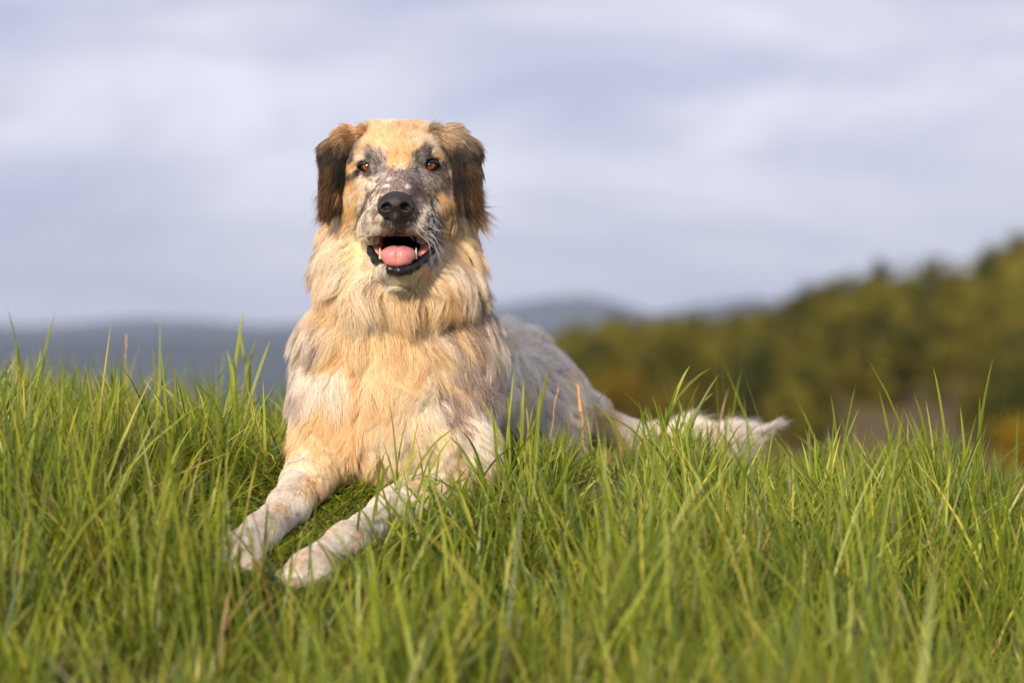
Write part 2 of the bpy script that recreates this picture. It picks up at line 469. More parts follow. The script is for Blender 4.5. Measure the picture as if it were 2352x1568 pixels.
B.cap(P(1020, 880, -0.01), P(1075, 880, 0.02), 0.014, 0.012, 0.03, 'sub')
# neck
B.cap(P(918, 465, 0.125), P(915, 740, 0.12), 0.100, 0.118, 0.04)
B.ell(P(795, 780, 0.12), (0.060, 0.08, 0.062), 0.05)
B.ell(P(1035, 778, 0.12), (0.060, 0.08, 0.062), 0.05)
B.ell(P(915, 666, 0.045), (0.098, 0.072, 0.055), 0.025)
B.ell(P(917, 650, 0.08), (0.110, 0.085, 0.070), 0.03)
B.cap(P(830, 752, -0.035), P(1000, 752, -0.035), 0.014, 0.014, 0.03, 'sub')
B.ell(P(915, 600, 0.08), (0.106, 0.085, 0.080), 0.05)
# forelegs
def leg(pts, toes_dir, lat):
    for (a, ra), (b, rb) in zip(pts[:-1], pts[1:]):
        B.cap(a, b, ra, rb, 0.02)
    paw = pts[-1][0]
    d = np.array(toes_dir, float); d /= np.linalg.norm(d); l = np.array(lat, float); l /= np.linalg.norm(l)
    B.ell(paw, (0.034, 0.042, 0.026), 0.015)
    for k, (o, f) in enumerate(((-0.030, 0.020), (-0.0105, 0.036), (0.0105, 0.037), (0.030, 0.021))):
        c = paw + l * o + d * f + np.array([0, 0, -0.004])
        B.cap(c - d * 0.012, c + d * 0.008, 0.0145, 0.0125, 0.006)
        B.cap(c + d * 0.008, c + d * 0.014 + np.array([0, 0, -0.007]), 0.0125, 0.010, 0.005)
leg([(P(765, 900, 0.08), 0.058), (P(758, 1035, 0.02), 0.053), (P(708, 1098, -0.06), 0.032), (P(662, 1162, -0.17), 0.0265), (P(602, 1220, -0.28), 0.0245), (P(553, 1266, -0.345), 0.028)],
    (-0.14, -0.40, -0.12), (0.94, -0.33, 0))
leg([(P(1035, 900, 0.08), 0.060), (P(1035, 1045, 0.02), 0.056), (P(1000, 1115, -0.03), 0.034), (P(895, 1178, -0.16), 0.0275), (P(795, 1246, -0.29), 0.0255), (P(715, 1308, -0.375), 0.029)],
    (-0.30, -0.42, -0.14), (0.82, -0.57, 0))
# tail
tail_pts = [(P(1262, 880, 0.76), 0.052), (P(1335, 950, 0.79), 0.042), (P(1420, 1000, 0.79), 0.032), (P(1530, 1018, 0.76), 0.024), (P(1630, 1016, 0.72), 0.017), (P(1700, 1004, 0.68), 0.009), (P(1805, 962, 0.64), 0.003)]
for (a, ra), (b, rb) in zip(tail_pts[:-1], tail_pts[1:]): B.cap(a, b, ra, rb, 0.02)
# head
B.ell(P(916, 364, 0.055), (0.084, 0.095, 0.055), 0.03)
B.ell(P(916, 395, 0.03), (0.078, 0.07, 0.062), 0.03)
B.ell(P(860, 328, 0.05), (0.036, 0.05, 0.023), 0.025)
B.ell(P(972, 328, 0.05), (0.036, 0.05, 0.023), 0.025)
B.ell(P(846, 456, 0.035), (0.046, 0.055, 0.060), 0.03)
B.ell(P(990, 456, 0.035), (0.046, 0.055, 0.060), 0.03)
B.ell(P(872, 352, -0.008), (0.030, 0.026, 0.022), 0.02)
B.ell(P(960, 350, -0.008), (0.030, 0.026, 0.022), 0.02)
B.cap(P(840, 405, 0.0), P(862, 425, -0.02), 0.020, 0.018, 0.02)
B.cap(P(992, 403, 0.0), P(970, 424, -0.02), 0.020, 0.018, 0.02)
# muzzle
B.cap(P(915, 412, -0.005), P(911, 462, -0.105), 0.033, 0.025, 0.02)
B.cap(P(913, 470, 0.0), P(911, 492, -0.090), 0.052, 0.033, 0.02)
B.ell(P(877, 510, -0.062), (0.031, 0.050, 0.034), 0.016)
B.ell(P(949, 510, -0.062), (0.032, 0.050, 0.034), 0.016)
B.ell(P(862, 525, -0.030), (0.026, 0.045, 0.026), 0.014)
B.ell(P(968, 522, -0.030), (0.028, 0.045, 0.028), 0.014)
# jaw and mouth
B.cap(P(918, 566, 0.03), P(917, 600, -0.060), 0.064, 0.036, 0.015)
B.ell(P(917, 610, -0.078), (0.029, 0.022, 0.0155), 0.012)
B.ell(P(918, 569, -0.070), (0.054, 0.080, 0.0245), 0.008, 'sub')
B.ell(P(918, 580, -0.085), (0.030, 0.040, 0.020), 0.008, 'sub')
B.ell(P(862, 522, -0.052), (0.020, 0.034, 0.0265), 0.006)
B.ell(P(966, 520, -0.052), (0.021, 0.034, 0.0265), 0.006)
B.cap(P(880, 520, -0.085), P(945, 520, -0.085), 0.0135, 0.0135, 0.008)
B.cap(P(913, 500, -0.10), P(915, 545, -0.10), 0.004, 0.003, 0.006, 'sub')
# eye sockets
EYES = [P(845, 384, -0.016), P(987, 381, -0.016)]
for e in EYES: B.ell(e + np.array([0, 0.0, 0]), (0.0162, 0.017, 0.0135), 0.006, 'sub')

BV, BQ = B.mesh()
BN = vert_normals(BV, BQ)
# make sure outward
ctr = BV + BN * 0.004
if (B.sample(ctr) < 0).mean() > 0.5:
    BQ = BQ[:, ::-1]; BN = -BN
print('body', len(BV))
bvh = BVHTree.FromPolygons([tuple(v) for v in BV.tolist()], BQ.tolist())
camo = Vector((0, -CAM_D, CAM_Z))
def on_body(px, py, tree=None):
    d = Vector(P(px, py, 0)) - camo; d.normalize()
    h = (tree or bvh).ray_cast(camo, d)
    return np.array(h[0]) if h[0] is not None else None
def project(p):
    f = (p[:, 1] + CAM_D) / CAM_D * S
    return np.stack([1176 + p[:, 0] / f, 784 - (p[:, 2] - CAM_Z) / f], 1)

# ---- coat colours (albedo) given in the dog's own front and side view
CREAM = (0.91, 0.67, 0.39); LCREAM = (0.93, 0.77, 0.59); TAN = (0.82, 0.53, 0.25); ORG = (0.60, 0.27, 0.07)
WHT = (0.93, 0.83, 0.69); LTAN = (0.84, 0.62, 0.44); OTAN = (0.74, 0.40, 0.15); GRY = (0.33, 0.285, 0.27); DGR = (0.10, 0.078, 0.068); BLK = (0.025, 0.02, 0.02); BRN = (0.24, 0.155, 0.12); LGR = (0.58, 0.52, 0.50)
SP = [ # px, py, radius, colour a, colour b, mottling frequency per metre
 (916, 300, 34, TAN, CREAM, 60), (870, 315, 26, TAN, CREAM, 60), (962, 312, 26, TAN, LCREAM, 60), (916, 345, 26, TAN, CREAM, 80),
 (916, 372, 18, TAN, BRN, 90), (905, 278, 12, LCREAM, WHT, 60), (845, 325, 14, CREAM, TAN, 60), (985, 322, 12, LCREAM, CREAM, 60),
 (822, 318, 14, GRY, DGR, 90), (1012, 310, 14, GRY, DGR, 90), (1030, 345, 14, DGR, GRY, 90), (812, 345, 12, GRY, CREAM, 90),
 (852, 345, 9, GRY, DGR, 120), (872, 362, 12, GRY, LGR, 150), (866, 385, 11, DGR, GRY, 150), (830, 368, 9, LCREAM, WHT, 90), (815, 385, 9, TAN, LCREAM, 90),
 (975, 345, 11, DGR, BLK, 120), (962, 362, 12, DGR, GRY, 150), (960, 385, 12, DGR, GRY, 150), (1005, 358, 10, LCREAM, TAN, 90), (1012, 385, 9, DGR, BLK, 90),
 (845, 400, 8, DGR, BLK, 120), (990, 398, 8, DGR, BRN, 120), (825, 395, 6, BLK, DGR, 90), (1022, 400, 8, DGR, BLK, 90),
 (835, 418, 12, LCREAM, BRN, 90), (850, 425, 11, WHT, GRY, 120), (808, 425, 12, ORG, TAN, 60), (800, 400, 8, BLK, DGR, 60),
 (990, 418, 10, WHT, GRY, 120), (1012, 432, 12, TAN, BRN, 120), (818, 440, 13, TAN, LCREAM, 80), (1038, 430, 10, LGR, DGR, 120), (1035, 395, 9, TAN, LCREAM, 60),
 (916, 392, 14, BRN, LGR, 150), (900, 415, 12, BRN, GRY, 170), (935, 415, 14, BRN, GRY, 170), (955, 430, 14, BRN, DGR, 150), (880, 405, 10, GRY, LGR, 150), (950, 400, 10, GRY, DGR, 150),
 (870, 445, 14, BRN, WHT, 170), (855, 460, 14, BRN, WHT, 170), (840, 470, 14, DGR, WHT, 150), (862, 490, 10, WHT, BRN, 150), (850, 500, 12, BRN, WHT, 170),
 (858, 525, 10, WHT, WHT, 60), (872, 540, 10, LGR, BRN, 120), (842, 540, 10, BRN, WHT, 150), (838, 500, 10, DGR, WHT, 150), (830, 505, 10, BRN, WHT, 150),
 (968, 450, 14, BRN, GRY, 150), (985, 465, 14, DGR, WHT, 170), (965, 480, 9, BRN, WHT, 150), (968, 500, 6, WHT, WHT, 60), (985, 500, 14, DGR, WHT, 170), (1005, 490, 12, DGR, BRN, 150),
 (1000, 515, 9, DGR, LGR, 150), (975, 530, 10, GRY, WHT, 150), (955, 535, 9, GRY, LGR, 120), (1010, 545, 8, GRY, DGR, 120),
 (916, 525, 12, DGR, BRN, 120), (895, 525, 9, BRN, GRY, 120), (938, 525, 9, DGR, GRY, 120), (915, 530, 8, DGR, DGR, 60),
 (895, 512, 8, DGR, BRN, 120), (934, 512, 8, DGR, BRN, 120), (916, 535, 10, BLK, DGR, 120), (892, 535, 8, BRN, LGR, 150), (940, 535, 8, BRN, LGR, 150), (880, 300, 18, OTAN, CREAM, 114), (950, 300, 18, OTAN, CREAM, 114), (916, 322, 20, OTAN, CREAM, 114), (916, 358, 20, OTAN, TAN, 114), (890, 335, 14, CREAM, TAN, 114), (945, 335, 14, CREAM, TAN, 114),
 (700, 800, 22, WHT, BRN, 70), (690, 860, 22, WHT, GRY, 70), (735, 850, 22, WHT, LCREAM, 50), (1105, 800, 20, WHT, BRN, 70), (1110, 870, 18, WHT, GRY, 70), (1080, 930, 20, WHT, BRN, 60), (1090, 1000, 20, WHT, GRY, 60),
 (905, 403, 10, BRN, GRY, 150), (928, 403, 10, BRN, GRY, 150), (916, 424, 10, BRN, GRY, 150), (898, 412, 5, WHT, WHT, 90), (890, 428, 5, WHT, LGR, 90), (938, 430, 5, WHT, WHT, 90), (880, 440, 9, BRN, GRY, 150), (950, 442, 10, BRN, DGR, 150), (870, 470, 7, BRN, WHT, 150), (958, 468, 8, BRN, DGR, 150),
 (815, 300, 15, GRY, DGR, 90), (1022, 296, 15, DGR, BRN, 90), (806, 325, 12, DGR, BLK, 90), (1038, 325, 14, DGR, BLK, 90), (1045, 365, 10, DGR, BLK, 90), (800, 365, 8, DGR, TAN, 90),
 (1045, 450, 15, TAN, CREAM, 50), (1048, 490, 18, CREAM, TAN, 50), (1030, 540, 14, CREAM, TAN, 50), (798, 450, 14, TAN, CREAM, 60), (795, 500, 18, CREAM, TAN, 50), (815, 530, 14, CREAM, LCREAM, 50), (832, 384, 8, BLK, DGR, 90), (1001, 380, 8, BLK, DGR, 90), (845, 370, 8, BLK, DGR, 120), (987, 367, 8, BLK, DGR, 120), (845, 396, 7, BLK, DGR, 120), (988, 393, 7, BLK, DGR, 120), (1085, 700, 14, DGR, BRN, 50), (1060, 880, 12, DGR, BRN, 50),
 (815, 470, 16, TAN, CREAM, 60), (805, 500, 16, TAN, CREAM, 50), (1030, 470, 14, BRN, TAN, 80), (1035, 510, 16, TAN, CREAM, 60), (1050, 560, 16, TAN, CREAM, 60),
 (820, 560, 22, CREAM, LCREAM, 40), (790, 580, 26, CREAM, LCREAM, 40), (850, 610, 12, WHT, CREAM, 80), (880, 638, 12, WHT, GRY, 120), (916, 645, 12, LGR, WHT, 120), (958, 640, 9, LGR, WHT, 120), (985, 655, 14, CREAM, LCREAM, 50), (996, 590, 9, WHT, GRY, 120), (1006, 566, 7, GRY, WHT, 120), (1025, 590, 14, CREAM, LCREAM, 50),
 (740, 590, 26, CREAM, LCREAM, 30), (750, 545, 10, ORG, TAN, 60), (730, 640, 30, CREAM, LCREAM, 30), (760, 690, 30, CREAM, TAN, 30), (850, 700, 34, CREAM, LCREAM, 30), (916, 700, 36, CREAM, TAN, 30), (990, 680, 34, CREAM, TAN, 35),
 (1060, 620, 26, TAN, LCREAM, 35), (1085, 660, 24, BRN, TAN, 40), (1110, 700, 22, GRY, BRN, 45), (1125, 740, 20, GRY, LCREAM, 45), (1090, 720, 20, BRN, LCREAM, 45), (1040, 720, 20, TAN, BRN, 40),
 (715, 700, 20, GRY, LGR, 45), (700, 740, 22, LCREAM, GRY, 40), (735, 740, 20, WHT, BRN, 45), (690, 800, 26, WHT, LCREAM, 30), (740, 790, 28, LCREAM, BRN, 30), (700, 870, 28, WHT, GRY, 35), (760, 870, 26, LCREAM, WHT, 30), (700, 915, 18, WHT, LGR, 35),
 (820, 800, 34, CREAM, TAN, 30), (900, 790, 34, TAN, CREAM, 30), (890, 880, 36, CREAM, TAN, 30), (970, 800, 30, CREAM, TAN, 30), (1010, 770, 20, LCREAM, BRN, 40), (1060, 800, 26, LCREAM, BRN, 35), (1100, 830, 26, LCREAM, GRY, 35),
 (1050, 870, 18, BRN, TAN, 40), (1080, 880, 16, BRN, GRY, 40), (960, 880, 30, LCREAM, CREAM, 30), (1020, 910, 22, LCREAM, BRN, 40), (1060, 960, 24, LCREAM, BRN, 35), (1100, 950, 22, GRY, LCREAM, 35), (1110, 1020, 24, LGR, BRN, 35),
 (760, 960, 30, TAN, CREAM, 30), (820, 980, 26, TAN, CREAM, 30), (700, 980, 24, CREAM, TAN, 30), (890, 980, 34, CREAM, LCREAM, 30), (960, 1000, 30, LCREAM, CREAM, 30), (740, 1060, 24, CREAM, TAN, 40), (690, 1050, 18, WHT, CREAM, 40), (800, 1050, 20, TAN, CREAM, 30), (880, 1060, 26, CREAM, TAN, 30), (960, 1070, 26, WHT, CREAM, 30), (1030, 1060, 24, WHT, TAN, 35), (1060, 1090, 14, TAN, BRN, 40),
 (670, 1120, 20, WHT, LCREAM, 55), (620, 1180, 20, WHT, LTAN, 60), (645, 1165, 7, TAN, WHT, 80), (580, 1230, 20, WHT, LTAN, 60), (530, 1280, 24, WHT, LTAN, 60), (700, 1120, 12, TAN, WHT, 60),
 (900, 1130, 20, WHT, WHT, 50), (850, 1170, 20, WHT, LCREAM, 60), (790, 1210, 18, WHT, LTAN, 60), (760, 1220, 6, TAN, WHT, 80), (740, 1250, 14, WHT, LTAN, 70), (700, 1290, 24, WHT, LTAN, 60), (660, 1330, 20, WHT, LTAN, 60),
 (1180, 800, 26, LGR, WHT, 30), (1200, 860, 28, LGR, WHT, 35), (1240, 820, 22, WHT, LGR, 30), (1180, 930, 26, LGR, WHT, 30), (1250, 900, 30, WHT, LGR, 30), (1240, 980, 30, LGR, WHT, 30), (1220, 745, 22, LCREAM, WHT, 30), (1275, 760, 18, LCREAM, WHT, 30), (1250, 790, 12, TAN, LCREAM, 30),
 (1290, 860, 12, TAN, LCREAM, 40), (1310, 850, 14, LCREAM, WHT, 30), (1340, 900, 22, LCREAM, WHT, 30), (1300, 930, 18, TAN, LCREAM, 35), (1380, 960, 22, LCREAM, TAN, 35), (1390, 1020, 24, TAN, LCREAM, 35), (1330, 1000, 20, LCREAM, WHT, 30), (1450, 1000, 26, WHT, LCREAM, 30), (1550, 1000, 50, WHT, LCREAM, 25), (1700, 990, 60, WHT, LGR, 25), (1800, 970, 40, WHT, LGR, 25),
]
SP = [(a, b, c, (LCREAM if d in (GRY, LGR) and 640 < b < 960 and a < 1140 else WHT if d == LGR and b > 640 else d), (BRN if e == GRY and b > 640 and a < 1140 else TAN if e == BRN and b > 640 and 760 < a < 1000 else e), (f * 1.5 if b > 640 else f)) for a, b, c, d, e, f in SP]
SPA = np.array([[s[0], s[1], s[2], s[5]] for s in SP], float); SPC = np.array([[*s[3], *s[4]] for s in SP], float)
def eye_dist(p): return np.minimum(np.linalg.norm((p - EYES[0]) * np.array([0.80, 1, 1.25]), axis=1), np.linalg.norm((p - EYES[1]) * np.array([0.80, 1, 1.25]), axis=1))
def coat_color(p):
    out = np.zeros((len(p), 3)); 
    n1 = {f: None for f in sorted(set(SPA[:, 3]))}
    pr = project(p)
    # wobble so that no patch is a clean disc
    wob = np.stack([fbm(p, 45, 11, 2) - 0.5, fbm(p, 45, 12, 2) - 0.5], 1) * 14
    pr = pr + wob
    W = np.zeros(len(p)) + 1e-9
    nf = {f: sm(0.48 if f >= 115 else 0.56 if f == 90 else 0.36, 0.555 if f >= 115 else 0.68 if f == 90 else 0.64, fbm(p * np.array([1, 1, 0.8]), f, int(f), 3)) for f in n1}
    A = np.zeros((len(p), 3))
    for (px, py, r, f), c in zip(SPA, SPC):
        d2 = ((pr[:, 0] - px) ** 2 + (pr[:, 1] - py) ** 2) / (r * r)
        w = np.exp(-1.3 * d2) / (r ** 0.6) + 1e-7 / (1 + d2)
        m = nf[f][:, None]
        A += w[:, None] * (c[None, :3] * (1 - m) + c[None, 3:] * m); W += w
    A = A / W[:, None]
    rim = sm(0.020, 0.0125, eye_dist(p))[:, None] * 0.92
    return A * (1 - rim) + np.array([0.02, 0.015, 0.013]) * rim

# ---- lay of the coat: px, py, direction right, down, depth, length mm, lift
GD = [
 (916, 330, 0, -1, .2, 11, .25), (870, 322, -.5, -1, .2, 12, .25), (962, 320, .5, -1, .2, 12, .25), (916, 290, 0, -1, .5, 15, .6), (865, 292, -.5, -.8, .4, 17, .6), (970, 290, .5, -.8, .4, 17, .6),
 (850, 355, -.7, -.7, 0, 8, .4), (985, 350, .7, -.7, 0, 8, .4), (872, 372, -.2, -1, 0, 7, .35), (960, 372, .3, -1, 0, 7, .35), (820, 350, -.8, .1, .3, 12, .25), (1015, 345, .8, .1, .3, 12, .25),
 (915, 385, 0, -1, .2, 6, .2), (916, 420, 0, -1, .4, 4.5, .12), (885, 425, -.7, -.6, .4, 4.5, .12), (948, 425, .7, -.6, .4, 4.5, .12), (866, 450, -.9, -.1, .4, 5, .15), (962, 450, .9, -.1, .4, 5, .15),
 (850, 480, -.8, .5, .3, 6, .2), (975, 480, .8, .5, .3, 6, .2), (850, 510, -.6, .8, .2, 8, .25), (980, 510, .6, .8, .2, 8, .25), (916, 528, 0, 1, 0, 6, .4), (885, 530, -.2, 1, 0, 7, .35), (948, 530, .25, 1, 0, 7, .35), (862, 545, -.3, 1, 0, 8, .3), (972, 545, .35, 1, 0, 8, .3),
 (838, 412, -.6, .7, .2, 7, .25), (992, 410, .6, .7, .2, 7, .25), (866, 400, -.3, .2, 0, 5, .3), (966, 398, .3, .2, 0, 5, .3), (815, 400, -.6, .8, .3, 11, .25), (1025, 400, .6, .8, .3, 11, .25),
 (815, 460, -.5, .9, .2, 16, .3), (1028, 460, .5, .9, .2, 16, .3), (805, 520, -.6, .8, .2, 26, .35), (1040, 520, .6, .8, .2, 26, .35), (850, 605, -.5, .9, 0, 13, .35), (985, 605, .5, .9, 0, 13, .35), (916, 642, 0, 1, 0, 10, .4), (885, 636, -.2, 1, 0, 12, .35), (950, 636, .2, 1, 0, 12, .35),
 (790, 580, -.7, .7, 0, 38, .4), (1060, 580, .7, .7, 0, 38, .4), (750, 600, -.8, .6, .2, 42, .45), (1085, 610, .8, .6, .2, 42, .45), (770, 530, -.9, .5, .2, 36, .5), (1066, 530, .9, .5, .2, 36, .5), (725, 690, -.9, .4, .1, 46, .5), (770, 650, -.7, .7, 0, 46, .5), (800, 690, -.5, .9, 0, 48, .5), (850, 650, -.35, 1, 0, 46, .45), (860, 700, .15, 1, 0, 50, .5), (916, 660, 0, 1, 0, 44, .45), (916, 705, 0, 1, 0, 50, .55), (975, 700, -.15, 1, 0, 50, .5), (985, 650, .35, 1, 0, 46, .45), (1035, 690, .5, .9, 0, 48, .5), (1070, 650, .7, .7, 0, 46, .5),
 (705, 760, -.6, .9, .1, 44, .2), (695, 800, -.4, 1, .1, 42, .18), (690, 860, -.2, 1, .1, 42, .18), (690, 920, -.1, 1, .1, 38, .18), (760, 780, -.6, .9, 0, 50, .3), (750, 880, -.4, 1, 0, 48, .3), (810, 850, .0, 1, 0, 50, .3), (820, 930, .2, 1, 0, 48, .3), (880, 820, .1, 1, 0, 42, .25), (915, 900, -.5, 1, 0, 42, .25), (960, 840, .3, 1, 0, 45, .3), (1020, 780, .6, .9, 0, 48, .3), (1105, 770, .7, .8, .1, 44, .22), (1125, 850, .3, 1, .1, 44, .2), (1125, 800, .4, 1, .1, 44, .2), (1120, 920, .2, 1, .1, 38, .2), (1060, 850, .6, .8, 0, 50, .3), (1090, 930, .3, 1, 0, 42, .35), (1000, 930, .2, 1, 0, 42, .25),
 (900, 990, -.4, 1, 0, 36, .25), (890, 1060, -.1, 1, 0, 32, .35), (740, 970, -.3, 1, 0, 30, .25), (700, 1040, -.4, 1, 0, 20, .3), (760, 1060, .1, 1, 0, 24, .35), (800, 1010, .1, 1, 0, 34, .3), (1040, 1000, .1, 1, 0, 34, .3), (1100, 1010, .3, 1, 0, 34, .35), (1000, 1060, .0, 1, 0, 32, .3), (1050, 1060, .2, 1, 0, 34, .3), (960, 1040, -.1, 1, 0, 34, .3),
 (665, 1120, -.4, .4, -.9, 13, .2), (600, 1200, -.4, .4, -.9, 11, .28), (640, 1180, -.4, .4, -.9, 12, .28), (560, 1240, -.4, .4, -.9, 8, .2), (535, 1275, -.4, .5, -.8, 7, .2), (700, 1150, .2, 1, 0, 14, .3), (900, 1150, -.5, .4, -.85, 13, .2), (860, 1190, -.5, .4, -.85, 13, .28), (800, 1225, -.5, .4, -.85, 11, .28), (750, 1265, -.5, .4, -.85, 8, .2), (700, 1300, -.5, .5, -.8, 7, .2),
 (1190, 800, .6, .6, .5, 34, .35), (1200, 900, .5, .8, .3, 34, .3), (1200, 760, .3, -.8, .3, 52, .8), (1235, 765, .4, -.8, .3, 55, .8), (1262, 800, .7, -.4, .3, 48, .7), (1290, 860, .8, -.1, .2, 34, .6), (1260, 900, .6, .7, .2, 34, .3), (1240, 990, .3, 1, 0, 34, .3), (1330, 900, .8, .4, 0, 28, .4), (1380, 960, .9, .4, 0, 26, .4), (1340, 990, .5, .9, 0, 30, .3),
 (1450, 1000, 1, -.1, 0, 30, .3), (1540, 1005, 1, -.4, 0, 55, .35), (1640, 1000, 1, -.5, 0, 65, .35), (1700, 1004, 1, -.4, 0, 42, .08), (1745, 988, 1, -.45, 0, 34, .02), (1780, 975, 1, -.5, 0, 34, .02), (1580, 998, 1, -.7, 0, 60, .45), (1650, 1000, 1, -.6, 0, 60, .3), (1600, 1025, 1, .3, 0, 50, .3),
]
gp = []; gdv = []; gl = []
for px, py, a, b, c, L, li in GD:
    h = on_body(px, py)
    if h is None: continue
    v = np.array([a, c, -b], float); v /= np.linalg.norm(v)
    gp.append(h); gdv.append([*v, li]); gl.append(L / 1000)
# the far side and top of the back, out of the photograph's sight
for pt, v, L in (((0.0, 0.45, 0.33), (.3, 1, -.1), .04), ((-0.2, 0.30, 0.35), (.1, 1, -.3), .05), ((-0.3, 0.30, 0.15), (0, .5, -1), .04), ((-0.1, 0.75, 0.2), (0, 1, -.5), .04), ((-0.2, 0.22, 0.45), (0, .8, -.7), .045), ((-0.2, 0.15, 0.58), (0, 1, -.4), .02)):
    v = np.array(v, float); v /= np.linalg.norm(v); gp.append(pt); gdv.append([*v, .3]); gl.append(L)
gp = np.array(gp); gdv = np.array(gdv); gl = np.array(gl)
def flow(p):
    out = np.zeros((len(p), 5)); W = np.zeros(len(p))
    for q, v, L in zip(gp, gdv, gl):
        d2 = ((p - q) ** 2).sum(1)
        w = 1.0 / (d2 + 0.00008) ** 2
        out[:, :4] += w[:, None] * v; out[:, 4] += w * L; W += w
    return out / W[:, None]

def hair_material(name):
    m = bpy.data.materials.new(name); m.use_nodes = True
    nt = m.node_tree; nt.nodes.clear()
    out = N(nt, 'ShaderNodeOutputMaterial'); a = N(nt, 'ShaderNodeAttribute', attribute_name='hair_color')
    h = N(nt, 'ShaderNodeBsdfHairPrincipled', model='CHIANG', parametrization='COLOR')
    h.inputs['Roughness'].default_value = 0.35; h.inputs['Radial Roughness'].default_value = 0.5
    h.inputs['Coat'].default_value = 0.0
    h.inputs['Random Roughness'].default_value = 0.2
    nt.links.new(a.outputs['Color'], h.inputs['Color'])
    d = N(nt, 'ShaderNodeBsdfDiffuse'); nt.links.new(a.outputs['Color'], d.inputs['Color'])
    mx = N(nt, 'ShaderNodeMixShader'); mx.inputs[0].default_value = 0.55
    nt.links.new(h.outputs[0], mx.inputs[1]); nt.links.new(d.outputs[0], mx.inputs[2]); nt.links.new(mx.outputs[0], out.inputs['Surface'])
    return m
HAIR = hair_material('dog_hair')

def sample_surface(V, Q, n, dens):
    """n random points on a quad mesh, chosen with per-vertex density"""
    T = np.concatenate([Q[:, [0, 1, 2]], Q[:, [0, 2, 3]]])
    a = np.linalg.norm(np.cross(V[T[:, 1]] - V[T[:, 0]], V[T[:, 2]] - V[T[:, 0]]), axis=1) * 0.5 * dens[T].mean(1)
    cdf = np.cumsum(a); i = np.searchsorted(cdf, rng.random(n) * cdf[-1]); t = T[np.clip(i, 0, len(T) - 1)]
    u = rng.random(n); v = rng.random(n); m = u + v > 1; u[m] = 1 - u[m]; v[m] = 1 - v[m]
    return t, np.stack([1 - u - v, u, v], 1)
def hair_curves(name, parent, roots, nrm, dirs, length, lift, color, radius, npts, clump_n, clump, droop=0.0, jit=0.16, bigc=0.85):
    n = len(roots)
    d = dirs - (dirs * nrm).sum(1)[:, None] * nrm
    d /= np.linalg.norm(d, axis=1)[:, None] + 1e-9
    side = np.cross(nrm, d)
    t = np.linspace(0, 1, npts)[None, :, None]
    def curve(i_r, i_n, i_d, L, li, sd, j1, j2):
        L = L[:, None, None]; li = li[:, None, None]
        out = i_r[:, None] + i_n[:, None] * L * (li * (1.0 * t - 0.55 * t ** 2)) + i_d[:, None] * L * t * (1 - 0.3 * li) \
            + sd[:, None] * L * (j1[:, None, None] * t ** 1.3 + j2[:, None, None] * np.sin(t * 4.5) * 0.16)
        out[:, :, 2] -= droop * (L[:, :, 0] * t[:, :, 0] ** 2)
        return out
    # two levels of locks: fine strands gather into big locks
    def nearest(pts, q):
        kd = KDTree(len(pts))
        for k, v in enumerate(pts): kd.insert(v, k)
        kd.balance()
        return np.fromiter((kd.find(r)[1] for r in q), dtype=np.int64, count=len(q))
    ci = rng.choice(n, clump_n, replace=False)
    nb = max(clump_n // (12 if npts == 9 else 7), 2); bi = rng.choice(clump_n, nb, replace=False)
    own = nearest(roots[ci], roots); ownb = nearest(roots[ci[bi]], roots[ci])
    j1b = rng.normal(0, jit, nb); j2b = rng.normal(0, jit * 2.6, nb); lfb = rng.uniform(0.4, 1.7, nb) if npts > 5 else rng.uniform(0.9, 1.15, nb); lnb = rng.uniform(0.85, 1.2, nb)
    big = curve(roots[ci[bi]], nrm[ci[bi]], d[ci[bi]], length[ci[bi]] * lnb, lift[ci[bi]] * lfb, side[ci[bi]], j1b, j2b)
    j1c = j1b[ownb] + rng.normal(0, 0.10, clump_n); j2c = j2b[ownb] + rng.normal(0, 0.3, clump_n)
    lead = curve(roots[ci], nrm[ci], d[ci], length[ci] * lnb[ownb] * rng.uniform(0.85, 1.1, clump_n), lift[ci] * lfb[ownb] * rng.uniform(0.8, 1.2, clump_n), side[ci], j1c, j2c)
    cb = np.clip(clump * bigc * rng.uniform(0.5, 1.1, clump_n)[:, None, None] * t ** 1.1, 0, 0.9)
    lead = lead * (1 - cb) + big[ownb] * cb
    L = length * rng.uniform(0.70, 1.12, n) * lnb[ownb][own]
    mine = curve(roots, nrm, d, L, lift * lfb[ownb][own] * rng.uniform(0.7, 1.3, n), side, j1c[own] + rng.normal(0, 0.12, n), j2c[own] + rng.normal(0, 0.35, n))
    stray = (rng.random(n) < 0.09); L = L * np.where(stray, 1.2, 1.0)
    cw = (clump * rng.uniform(0.6, 1.1, n) * np.where(stray, 0.1, 1.0))[:, None, None] * t ** 1.1
    cw = np.clip(cw, 0, 0.97)
    pos = mine * (1 - cw) + lead[own] * cw
    cv = bpy.data.hair_curves.new(name)
    cv.add_curves([npts] * n)
    cv.position_data.foreach_set('vector', pos.astype(np.float32).ravel())
    ra = cv.attributes.get('radius') or cv.attributes.new('radius', 'FLOAT', 'POINT')
    tt = t[0, :, 0]
    prof = np.clip(1.05 - tt ** 2.2, 0.10, 1)
    ra.data.foreach_set('value', (np.broadcast_to(radius, n)[:, None] * prof[None]).astype(np.float32).ravel())
    cj = rng.normal(1, 0.06, clump_n)[own] * rng.normal(1, 0.16 if npts > 5 else 0.22, n) * rng.normal(1, 0.05, nb)[ownb][own]
    col = np.clip(color * cj[:, None], 0.004, 0.93)
    cp = np.ones((n, npts, 4), np.float32)
    cp[:, :, :3] = col[:, None, :]
    ca = cv.attributes.new('hair_color', 'FLOAT_COLOR', 'POINT')
    ca.data.foreach_set('color', cp.ravel())
    cv.materials.append(HAIR)
    o = bpy.data.objects.new(name, cv); C.objects.link(o); o.parent = parent
    return o

